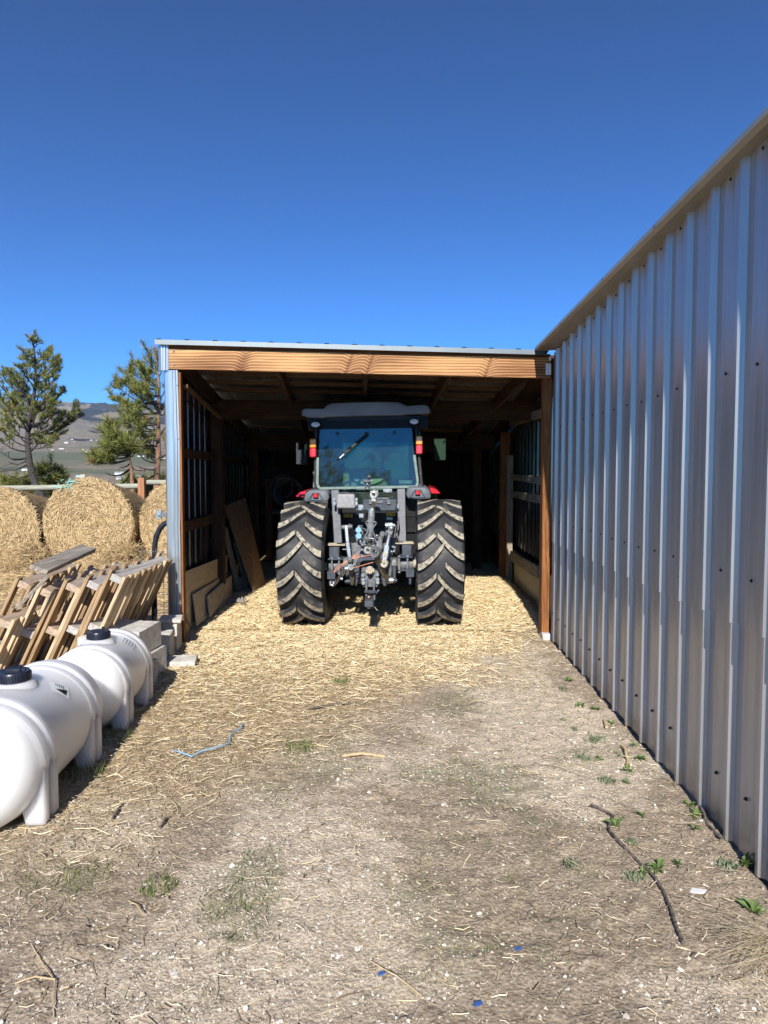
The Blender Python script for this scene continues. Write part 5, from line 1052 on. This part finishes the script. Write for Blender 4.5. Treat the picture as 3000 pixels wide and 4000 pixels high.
# fenders
for (x0,x1,y0,y1,rx_,sd_,tip,ty) in ((320,535,795,893,412,-1,250,850),(1115,1325,771,871,1218,1,1400,826)):
    Yf=7.50
    pr=[(x0,y1-20),(x0+12,y0+25),(x0+45,y0+2),(x1-40,y0),(x1-20,y0+15),(x1-8,y1-40),(x1-20,y1-8),(x1-70,y1),(x0+70,y1+2),(x0+10,y1-2)]
    if sd_>0: pr=[(x0+x1-x,y) for x,y in pr][::-1]
    P=[c1(x,y,Yf) for x,y in pr]; cc=sum(P,Vector())/len(P); n=len(P)
    r0=[cc+(p-cc)*.80+Vector((0,-.07,0)) for p in P]; r1=[cc+(p-cc)*.96+Vector((0,-.055,0)) for p in P]; r2=P; r3=[p+Vector((0,.35,.015)) for p in P]
    b=MB(); V=r0+r1+r2+r3; b.add(V,[tuple(range(n))]+[(j*n+i,j*n+(i+1)%n,(j+1)*n+(i+1)%n,(j+1)*n+i) for j in range(3) for i in range(n)]); fo=TB(b,'fender',M_['fender'],.006,45)
    ym=(y0+y1)/2-2; b=MB()
    for sgn in (-1,1): b.bar(c1(rx_+sgn*26,ym-22,Yf-.085),c1(rx_+sgn*58,y1-18,Yf-.075),.016,.014,up=(0,1,0))
    b.bar(c1(rx_-26,ym-22,Yf-.085),c1(rx_+26,ym-22,Yf-.085),.014,.012,up=(0,1,0)); b.bar(c1(rx_-55,y1-18,Yf-.075),c1(rx_+55,y1-18,Yf-.075),.014,.010,up=(0,1,0)); TB(b,'fender_moulding',M_['fender'],.004,parent=fo)
    p=c1(rx_,ym,Yf-.085); TB(MB().box(p,(.052,.022,.052)),'reflector_base',M_['tblack'],.004,parent=fo); TB(MB().box(p+Vector((0,-.008,0)),(.044,.022,.044)),'reflector',M_['redlens'],.005,parent=fo)
    xo=x0 if sd_<0 else x1; b=MB(); q=[c1(tip,ty,Yf+.02),c1(xo,ty+(5 if sd_<0 else 0),Yf-.01),c1(xo+(15 if sd_<0 else -15),y0+6,Yf+.0),c1((tip+xo)/2,y0+20,Yf+.01)]
    b.add(q+[p_+Vector((0,.6,.02)) for p_ in q],[(0,1,2,3),(4,7,6,5),(0,4,5,1),(1,5,6,2),(2,6,7,3),(3,7,4,0)]); TB(b,'fender_flare',M_['red'],.005,parent=fo)
    b=MB(); xi=c1(x1 if sd_<0 else x0,800,Yf).x; 
    arc=[(xi-sd_*.02,AY+math.sin(t)*.74,.66+math.cos(t)*.74) for t in np.linspace(.0,1.3,12)]
    P=[];
    for (X_,Y_,Z_) in arc: P+=[(X_,Y_,Z_),(xi+sd_*.36,Y_,Z_)]
    b.add(P,[(2*i,2*i+2,2*i+3,2*i+1) for i in range(11)]); 
    P=[(xi-sd_*.02,Y_,Z_) for _,Y_,Z_ in arc]+[(xi-sd_*.02,Y_,.95) for _,Y_,Z_ in arc]; b.add(P,[(i,i+1,i+13,i+12) for i in range(11)]); TB(b,'mudguard',M_['tblack'],0,parent=fo)
# uprights, axle mounts, boxes
for (a,c,sd_) in (((565,800),(590,1222),-1),((1086,790),(1095,1212),1)):
    TB(MB().bar(c1(*a,7.48),c1(*c,7.30),.088,.05,up=(0,1,0)),'roll_post',M_['tgrey'],.006)
    b=MB(); p=c1(573 if sd_<0 else 1112,1229 if sd_<0 else 1216,7.28); b.box(p,(.20,.12,.014)); b.box(p+Vector((-.04 if sd_<0 else .04,-.01,.012)),(.1,.06,.012)); TB(b,'post_flange',M_['dirt'],.003)
for (bx_,pl,hb,bp,sd_) in (((205,350,872,1040),(185,400,1052),(185,380,1060,1232),(190,400,1238),-1),((1255,1390,842,1005),(1208,1412,1022),(1190,1412,1035,1205),(1205,1422,1212),1)):
    Y0=7.20
    def hb_(x0,x1,y0,y1,Y,d): a=h1(x0,y0,Y); c=h1(x1,y1,Y); return MB().box(((a.x+c.x)/2,Y+d/2,(a.z+c.z)/2),(abs(c.x-a.x),d,abs(a.z-c.z)))
    TB(hb_(*bx_,Y0,.16),'mount_box',M_['tgrey'],.005); TB(hb_(pl[0],pl[1],pl[2]-10,pl[2]+10,Y0-.03,.24),'mount_plate',M_['tgrey'],.003); TB(hb_(bp[0],bp[1],bp[2]-8,bp[2]+10,Y0-.03,.24),'clamp_plate',M_['tgrey'],.003)
    b=MB(); a=h1(hb[0],(hb[2]+hb[3])/2,Y0+.08); c=h1(hb[1],(hb[2]+hb[3])/2,Y0+.08); rz_=.062
    L0=min(a.x,c.x); L1=max(a.x,c.x); b.lathe([(0,.001),(0,rz_),(.03,rz_+.008),(.05,rz_),(L1-L0-.05,rz_),(L1-L0-.03,rz_+.01),(L1-L0,rz_+.01),(L1-L0,.001)],28,(L0,Y0+.10,a.z),(1,0,0)); 
    b.lathe([(0,rz_),(.5,rz_+.02)],24,((L1 if sd_<0 else L0-.5),Y0+.14,a.z),(1,0,0)) if False else None
    TB(b,'axle_housing',M_['cast'],.0)
    ins=L1 if sd_<0 else L0; TB(MB().cyl((ins,Y0+.12,a.z),(TX-sd_*(-.12),Y0+.14,a.z+.0),.075,20,0,.11),'axle_trumpet',M_['cast'],0)
    out=L0 if sd_<0 else L1; TB(MB().cyl((out,Y0+.10,a.z),(out+sd_*.06,Y0+.10,a.z),.045,20),'axle_end',M_['dirt'],.004)
    b=MB()
    for fx in (.38,.9) if sd_<0 else (.12,.65): X_=L0+(L1-L0)*fx; za=h1(0,pl[2]-25,Y0).z; zc_=h1(0,bp[2]+22,Y0).z; b.cyl((X_,Y0-.01,za),(X_,Y0-.01,zc_),.009,8); b.cyl((X_,Y0-.01,za-.012),(X_,Y0-.01,za+.004),.016,6); b.cyl((X_,Y0-.01,zc_),(X_,Y0-.01,zc_+.014),.016,6)
    TB(b,'u_bolt',M_['lightsteel'],0)
    lx=240 if sd_<0 else 1372; b=MB(); p=h1(lx,1275 if sd_<0 else 1245,7.12); b.box(p,(.085,.08,.085)); b.box(p+Vector((0,-.0,-.075)),(.026,.03,.09)); TB(b,'link_bracket',M_['tgrey'],.006)
TB(MB().box(c1(652,885,7.30),(.205,.10,.155),taper=.9),'grey_canister',mat('canister_plastic',(.24,.24,.245),(.33,.33,.33),rough=.6,scale=30,bump=.15),.022,50,seg=3)
b=MB(); b.tube([c1(590,832,7.28),c1(600,820,7.28),c1(640,816,7.28),c1(680,822,7.28),c1(690,834,7.28)],.007,6); b.cyl(c1(655,832,7.30),c1(655,842,7.30),.035,16); TB(b,'canister_cap',M_['tgrey'],0)
for x in (560,733): 
    b=MB(); b.box(c1(x,892,7.30),(.026,.02,.085)); TB(b,'canister_bracket',M_['lightsteel'],.002); b=MB(); [b.cyl(c1(x,y,7.29),c1(x,y,7.27),.009,8) for y in (874,912)]; TB(b,'bracket_bolt',M_['lightsteel'],0)
tb=TB(MB().box(c1(920,922,7.34),(.340,.15,.10),taper=1.04),'tool_box',M_['tgrey'],.008); TB(MB().box(c1(920,880,7.34)+Vector((0,0,-.003)),(.355,.16,.036)),'lid',M_['tgrey'],.008,parent=tb)
b=MB(); b.bar(c1(855,860,7.27),c1(985,864,7.27),.018,.014); b.box(c1(915,892,7.255),(.07,.012,.03)); b.box(c1(845,890,7.25),(.035,.012,.05)); b.box(c1(990,890,7.25),(.035,.012,.05)); TB(b,'box_latch',M_['cast'],.002,parent=tb)
b=MB(); b.box(c1(760,935,7.36),(.09,.02,.06)); b.box(c1(1060,930,7.36),(.03,.02,.06)); b.box(c1(980,802,YB-.02),(.098,.012,.042)); b.box(c1(772,1000,7.42),(.05,.03,.045)); b.box(c1(755,985,7.43),(.07,.02,.008)); TB(b,'shelf_bracket',M_['lightsteel'],.003)
b=MB()
for x,y in ((779,938),(1058,930),(1000,800),(953,803)): p=c1(x,y,7.33 if y>900 else YB-.03); b.cyl(p,p+Vector((0,-.012,0)),.009,8)
TB(b,'bracket_bolt',M_['lightsteel'],0)
lwn=TB(MB().slab([c1(690,905,YB-.01),c1(1030,900,YB-.01),c1(1030,812,YB-.01),c1(690,815,YB-.01)],-.006),'lower_window',M_['glass'],0)
# warning stickers: triangle and small marks
for (x,y,k) in ((667,999,0),(1005,989,1)):
    p=c1(x,y,7.64); o=TB(MB().box(p,(.098,.003,.038)),'warning_sticker',M_['yellow'],0)
    b=MB(); q=[p+Vector((a,-.003,c)) for a,c in ((-.040,-.012),(-.014,-.012),(-.027,.013))]; b.add(q,[(0,1,2)]); TB(b,'warning_triangle',M_['black'],0,0,parent=o)
    b=MB(); q=[p+Vector((a,-.0045,c)) for a,c in ((-.035,-.009),(-.019,-.009),(-.027,.007))]; b.add(q,[(0,1,2)]); TB(b,'triangle_fill',M_['yellow'],0,0,parent=o)
    b=MB(); b.box(p+Vector((-.027,-.005,-.001)),(.003,.001,.009)); b.box(p+Vector((.015,-.003,-.004)),(.012,.002,.010)); b.box(p+Vector((.030,-.003,-.005)),(.010,.002,.008)); TB(b,'pictogram',M_['black'],0,0,parent=o)
    b=MB(); b.box(p+Vector((.022,-.003,.012)),(.046,.002,.009)); TB(b,'red_heading',M_['red'],0,0,parent=o)
TB(MB().box(c1(995,1022,7.64),(.066,.003,.03)),'grey_sticker',M_['lightsteel'],0)
# top link
b=MB(); b.tube([h1(840,325,7.0),h1(820,342,7.0),h1(815,420,7.01),h1(795,640,7.05),h1(790,735,7.07)],[.028,.032,.036,.036,.030],14); tlk=TB(b,'top_link',M_['lightsteel'],0,50)
b=MB(); b.cyl(h1(842,200,6.98),h1(838,330,7.0),.018,12); b.cyl(h1(788,735,7.07),h1(775,900,7.1),.019,12); TB(b,'threaded_rod',M_['olive'],0,50,parent=tlk)
b=MB(); 
for (x,y,Y) in ((857,115,6.98),(770,915,7.1)): p=h1(x,y,Y); b.lathe([(-.02,.018),(-.022,.04),(0,.046),(.022,.04),(.02,.018)],20,p,(.35,1,0),closed=True)
b.bar(h1(850,150,6.98),h1(843,215,6.98),.04,.03); b.tube([h1(800,70,6.97),h1(830,85,6.96),h1(880,85,6.96),h1(905,62,6.97)],.006,6); b.cyl(h1(855,45,6.98),h1(857,80,6.98),.009,8); TB(b,'ball_eye',mat('pale_steel',(.40,.40,.37),(.58,.57,.52),rough=.45,metal=.4,scale=30),0,50,parent=tlk)
b=MB(); b.tube([h1(*p,7.0) for p in ((785,512),(745,500),(730,520),(772,600),(770,640),(708,735),(735,748),(860,752),(868,735),(832,640),(835,600),(885,530),(875,510),(845,512))],.007,6); TB(b,'link_handle',M_['lightsteel'],0,60,parent=tlk)
# lift arms and rods
def hb2(pts,ws,Y,name,m,bev=.004,d=.03):
    b=MB()
    for i in range(len(pts)-1): b.bar(h1(*pts[i],Y[i]),h1(*pts[i+1],Y[i+1]),ws[i],d,up=(0,1,0))
    return TB(b,name,m,bev)
hb2([(498,580),(600,900)],[.05],[7.0,7.3],'lift_arm',M_['tgrey']); hb2([(1060,580),(985,900)],[.05],[7.0,7.3],'lift_arm',M_['tgrey'])
lr=hb2([(450,560),(470,800),(512,1090)],[.032,.036],[6.95,6.93,6.92],'lift_rod',M_['lightsteel']); b=MB(); b.cyl(h1(388,588,6.97),h1(540,580,6.97),.022,14); b.cyl(h1(388,588,6.97),h1(410,588,6.97),.014,10); b.cyl(h1(500,540,6.97),h1(500,560,6.97),.010,8); b.sphere(h1(512,1060,6.90),.032,12,8); TB(b,'pivot_pin',M_['cast'],0,parent=lr)
lr=hb2([(1100,590),(1075,700)],[.055],[6.95,6.94],'levelling_box',M_['cast'],.008,.05); b=MB(); b.tube([h1(1075,690,6.94),h1(1060,760,6.93),h1(1035,860,6.92)],[.020,.014,.018],10); b.bar(h1(1040,850,6.92),h1(985,1120,6.90),.040,.03,up=(0,1,0)); b.cyl(h1(1015,560,6.97),h1(1120,555,6.97),.026,14); b.sphere(h1(1140,562,6.95),.018,10,6); b.sphere(h1(1100,600,6.92),.024,12,8); b.tube([h1(1040,640,6.95),h1(1020,700,6.94),h1(1030,650,6.93)],.008,6); TB(b,'screw_rod',M_['lightsteel'],0,50,parent=lr)
p=h1(1005,1112,6.88); b=MB(); b.lathe([(-.02,.014),(-.022,.036),(.022,.036),(.02,.014)],18,p,(.3,1,0),closed=True); b.box(h1(1010,970,6.885),(.022,.012,.04)); TB(b,'rod_end',mat('cream_steel',(.42,.38,.28),(.58,.53,.42),rough=.6,metal=.2,scale=30),0,parent=lr)
ll=hb2([(515,1100),(530,1250),(542,1410)],[.050,.044],[6.93,7.0,7.08],'lower_link',M_['olive']); b=MB(); b.cyl(h1(515,1160,6.88),h1(515,1175,6.95),.032,14); TB(b,'link_joint',M_['cast'],0,parent=ll)
ll=hb2([(890,1000),(960,1180),(1068,1390)],[.062,.058],[6.80,6.95,7.10],'lower_link',M_['olive'],.006,.035); p=h1(878,945,6.78); b=MB(); b.lathe([(-.03,.026),(-.034,.052),(.034,.052),(.03,.026)],22,p,(.45,1,0),closed=True); TB(b,'link_eye',M_['cast'],0,50,parent=ll)
b=MB(); b.cyl(h1(1068,1350,7.02),h1(1130,1352,7.02),.028,14); TB(b,'link_pin',M_['lightsteel'],0,parent=ll)
sb=hb2([(445,1200),(255,1435)],[.040],[6.98,7.05],'stabilizer_bar',M_['olive'],.003,.02); b=MB()
for t in np.linspace(.35,.9,7): p=h1(445-190*t,1200+235*t,6.965); b.cyl(p+Vector((0,-.008,0)),p,.008,8)
TB(b,'pin_hole',M_['black'],0,parent=sb); b=MB(); b.cyl(h1(430,1180,6.95),h1(495,1180,6.95),.026,14); b.cyl(h1(368,1325,6.95),h1(400,1335,6.95),.014,10); b.tube([h1(222,1370,7.03),h1(225,1420,7.0),h1(262,1432,7.0),h1(272,1375,7.03)],.012,8); TB(b,'shackle',M_['lightsteel'],0,50,parent=sb)
for (x0,x1,y0,y1) in ((445,495,1150,1405),(1125,1165,1150,1395)):
    a=h1(x0,y0,7.15);c=h1(x1,y1,7.15); b=MB(); b.box(((a.x+c.x)/2,7.2,(a.z+c.z)/2),(abs(c.x-a.x),.12,abs(a.z-c.z))); q=(y1-40); b.cyl(h1(x0-18,q,7.12),h1(x1+22,q,7.12),.020,12); TB(b,'link_hanger',M_['tgrey'],.005)
b=MB(); a=h1(1050,1040,7.22); c=h1(1190,1150,7.22); b.box(((a.x+c.x)/2,7.26,(a.z+c.z)/2),(abs(c.x-a.x),.12,abs(a.z-c.z)),taper=.8); a=h1(390,1030,7.22); c=h1(600,1180,7.22); b.box(((a.x+c.x)/2,7.28,(a.z+c.z)/2),(abs(c.x-a.x),.12,abs(a.z-c.z)),taper=.9); TB(b,'axle_casting',M_['cast'],.012)
# PTO guard, drawbar plate, hitch ball
po=[(585,1435),(590,1130),(605,1070),(650,1035),(720,1020),(860,1018),(925,1035),(958,1075),(975,1150),(1030,1435),(985,1435),(925,1170),(905,1090),(870,1060),(700,1068),(660,1090),(640,1140),(632,1300),(600,1435)]
b=MB(); P=[h1(x,y,7.02) for x,y in po]; n=len(P); b.add(P+[p+Vector((0,.2,0)) for p in P],[tuple(range(n)),tuple(range(2*n-1,n-1,-1))]+[(i,(i+1)%n,(i+1)%n+n,i+n) for i in range(n)]); TB(b,'pto_guard',M_['tgrey'],.003)
b=MB(); po=[(672,1175),(918,1175),(925,1400),(905,1452),(690,1452),(668,1400)]; P=[h1(x,y,6.99) for x,y in po]; n=6; b.add(P+[p+Vector((0,.10,0)) for p in P],[tuple(range(n)),tuple(range(2*n-1,n-1,-1))]+[(i,(i+1)%n,(i+1)%n+n,i+n) for i in range(n)]); dp=TB(b,'hitch_plate',M_['cast'],.006)
b=MB()
for x,y in ((695,1275),(697,1340),(700,1388),(900,1268),(903,1335),(903,1380)): p=h1(x,y,6.98); b.cyl(p,p+Vector((0,-.022,0)),.021,6)
TB(b,'plate_bolt',M_['lightsteel'],.002,parent=dp)
b=MB(); b.tube([h1(795,1235,6.975),h1(795,1310,6.975)],.019,12); TB(b,'plate_slot',M_['black'],0,parent=dp)
b=MB(); b.cyl(h1(793,1212,7.0),h1(793,1215,6.90),.030,18); b.cyl(h1(793,1212,7.0),h1(793,1212,6.95),.045,18); TB(b,'pto_shaft',M_['dirt'],.003,parent=dp)
b=MB(); b.box(h1(790,1110,7.25),(.26,.05,.10)); [b.cyl(h1(x,1120,7.2),h1(x,1120,7.16),.012,8) for x in (690,730,800,850,880)]; TB(b,'bearing_cover',M_['cast'],.004)
b=MB(); b.bar(h1(747,1350,6.95),h1(742,1590,6.86),.020,.05,up=(0,1,0)); b.bar(h1(852,1350,6.95),h1(852,1530,6.88),.020,.05,up=(0,1,0)); b.box(h1(797,1512,6.86),(.115,.09,.016)); b.bar(h1(858,1560,6.86),h1(858,1640,6.85),.018,.03,up=(0,1,0)); b.tube([h1(870,1550,6.86),h1(900,1515,6.85),h1(925,1488,6.85)],.011,8); dr=TB(b,'drawbar',M_['tgrey'],.003)
b=MB(); b.bar(h1(795,1480,7.3),h1(782,1660,6.72),.085,.045); b.box(h1(780,1690,6.70),(.088,.03,.06)); TB(b,'ball_mount',M_['tgrey'],.004,parent=dr)
b=MB(); p=h1(777,1600,6.74); b.sphere(p,.027,18,12); b.cyl(p,p+Vector((0,0,-.045)),.014,14); b.cyl(p+Vector((0,0,-.038)),p+Vector((0,0,-.050)),.028,20); TB(b,'hitch_ball',mat('rusty_ball',(.16,.12,.10),(.25,.2,.17),rough=.35,metal=.7,scale=40),0,50,parent=dr)
b=MB(); b.cyl(h1(776,1722,6.73),h1(776,1752,6.73),.022,6); TB(b,'ball_nut',M_['dirt'],.002,parent=dr)
b=MB(); b.tube([h1(830,1710,6.8),h1(870,1750,6.78),h1(905,1790,6.76)],.003,5); TB(b,'loose_wire',M_['dirt'],0,parent=dr)
# hydraulic block behind the top link
b=MB(); blk=lambda x0,x1,y0,y1,Y,d:b.box(((h1(x0,y0,Y).x+h1(x1,y1,Y).x)/2,Y+d/2,(h1(x0,y0,Y).z+h1(x1,y1,Y).z)/2),(abs(h1(x1,y0,Y).x-h1(x0,y0,Y).x),d,abs(h1(x0,y0,Y).z-h1(x0,y1,Y).z)))
blk(640,965,745,1000,7.22,.2); blk(618,688,560,730,7.18,.05); blk(655,695,730,990,7.16,.08); blk(705,740,760,900,7.14,.08); blk(818,850,768,960,7.12,.06); blk(548,620,850,905,7.2,.06); blk(870,930,715,790,7.2,.1)
TB(b,'hydraulic_block',M_['tgrey'],.006)
for (x,y0,y1,r) in ((912,790,910,.034),(945,760,900,.028),(880,800,900,.022),(675,640,700,.018),(726,780,880,.016)): TB(MB().cyl(h1(x,y0,7.16),h1(x,y1,7.14),r,14),'valve_body',M_['cast'],.003)
b=MB(); q=random.Random(8)
for k in range(34):
    x=q.choice([q.uniform(640,740),q.uniform(800,960)]); y=q.uniform(750,1000); p=h1(x,y,7.12); b.cyl(p,p+Vector((q.uniform(-.01,.01),-.02,0)),q.uniform(.006,.013),7)
for x,y in ((632,580),(688,915),(800,915),(545,720),(1125,870),(1140,935),(1100,940),(1075,930),(1150,880),(890,710),(1020,1165),(560,1125)): p=h1(x,y,7.12); TB(MB().sphere(p,.014,8,6),'fitting_knob',M_['lightsteel'],0)
b.bar(h1(1060,938,7.12),h1(1150,938,7.12),.012,.010); b.bar(h1(400,905,7.2),h1(600,908,7.2),.010,.008); TB(b,'fitting',M_['lightsteel'],0)
b=MB(); 
for x,y in ((628,628),(632,712)): p=h1(x,y,7.08); b.cyl(p,p+Vector((0,-.015,0)),.030,20); 
TB(b,'blue_cap',M_['bluecap'],.003); b=MB(); p=h1(972,682,7.08); b.cyl(p,p+Vector((0,-.015,0)),.027,18); b.cyl(h1(972,700,7.09),h1(972,790,7.1),.006,6); TB(b,'grey_cap',M_['cast'],.002)
b=MB()
for pts in (((1203,440),(1210,520),(1200,620),(1165,720),(1130,800),(1105,860)),((1190,500),(1195,600),(1185,700),(1210,780)),((690,600),(720,620),(745,640)),((1170,560),(1150,700),(1140,860),(1155,920)),((1100,820),(1060,900),(1040,960))): b.tube([h1(x,y,7.2) for x,y in pts],.007,6)
TB(b,'hydraulic_hose',M_['cast'],0,60)
b=MB()
for pts in (((275,1238),(370,1160),(470,1075)),((272,1232),(330,1150),(465,1070)),((535,1035),(620,965),(632,1000),(560,1045)),((530,1020),(610,975)),((560,1175),(740,1120),(930,1070)),((535,1040),(700,1005),(830,985)),((930,1075),(948,1000),(940,965)),((905,1085),(935,1065))): b.tube([h1(x,y,6.86) for x,y in pts],.0032,5)
TB(b,'orange_twine',M_['twine'],0,60)
b=MB(); P=[h1(600+45*math.cos(t)-12*math.sin(t)+5,1270+48*math.sin(t),7.0) for t in np.linspace(.3,5.9,16)]; b.tube(P,.004,5); TB(b,'cable_loop',M_['black'],0,60)
# ------------------------------------------------------------------ air over the valley
def haze():
    m=bpy.data.materials.new('haze_air'); m.use_nodes=True; N=m.node_tree.nodes; N.remove(N['Principled BSDF'])
    v=N.new('ShaderNodeVolumePrincipled'); v.inputs['Color'].default_value=(.75,.85,1,1); v.inputs['Density'].default_value=.00012; v.inputs['Anisotropy'].default_value=.1
    m.node_tree.links.new(v.outputs[0],N['Material Output'].inputs['Volume'])
    o=MB().box((0,2300,205),(9400,5800,620)).build('haze',m,None,0,0); tag(o,'thin pale haze over the valley','haze',kind='stuff')
haze()
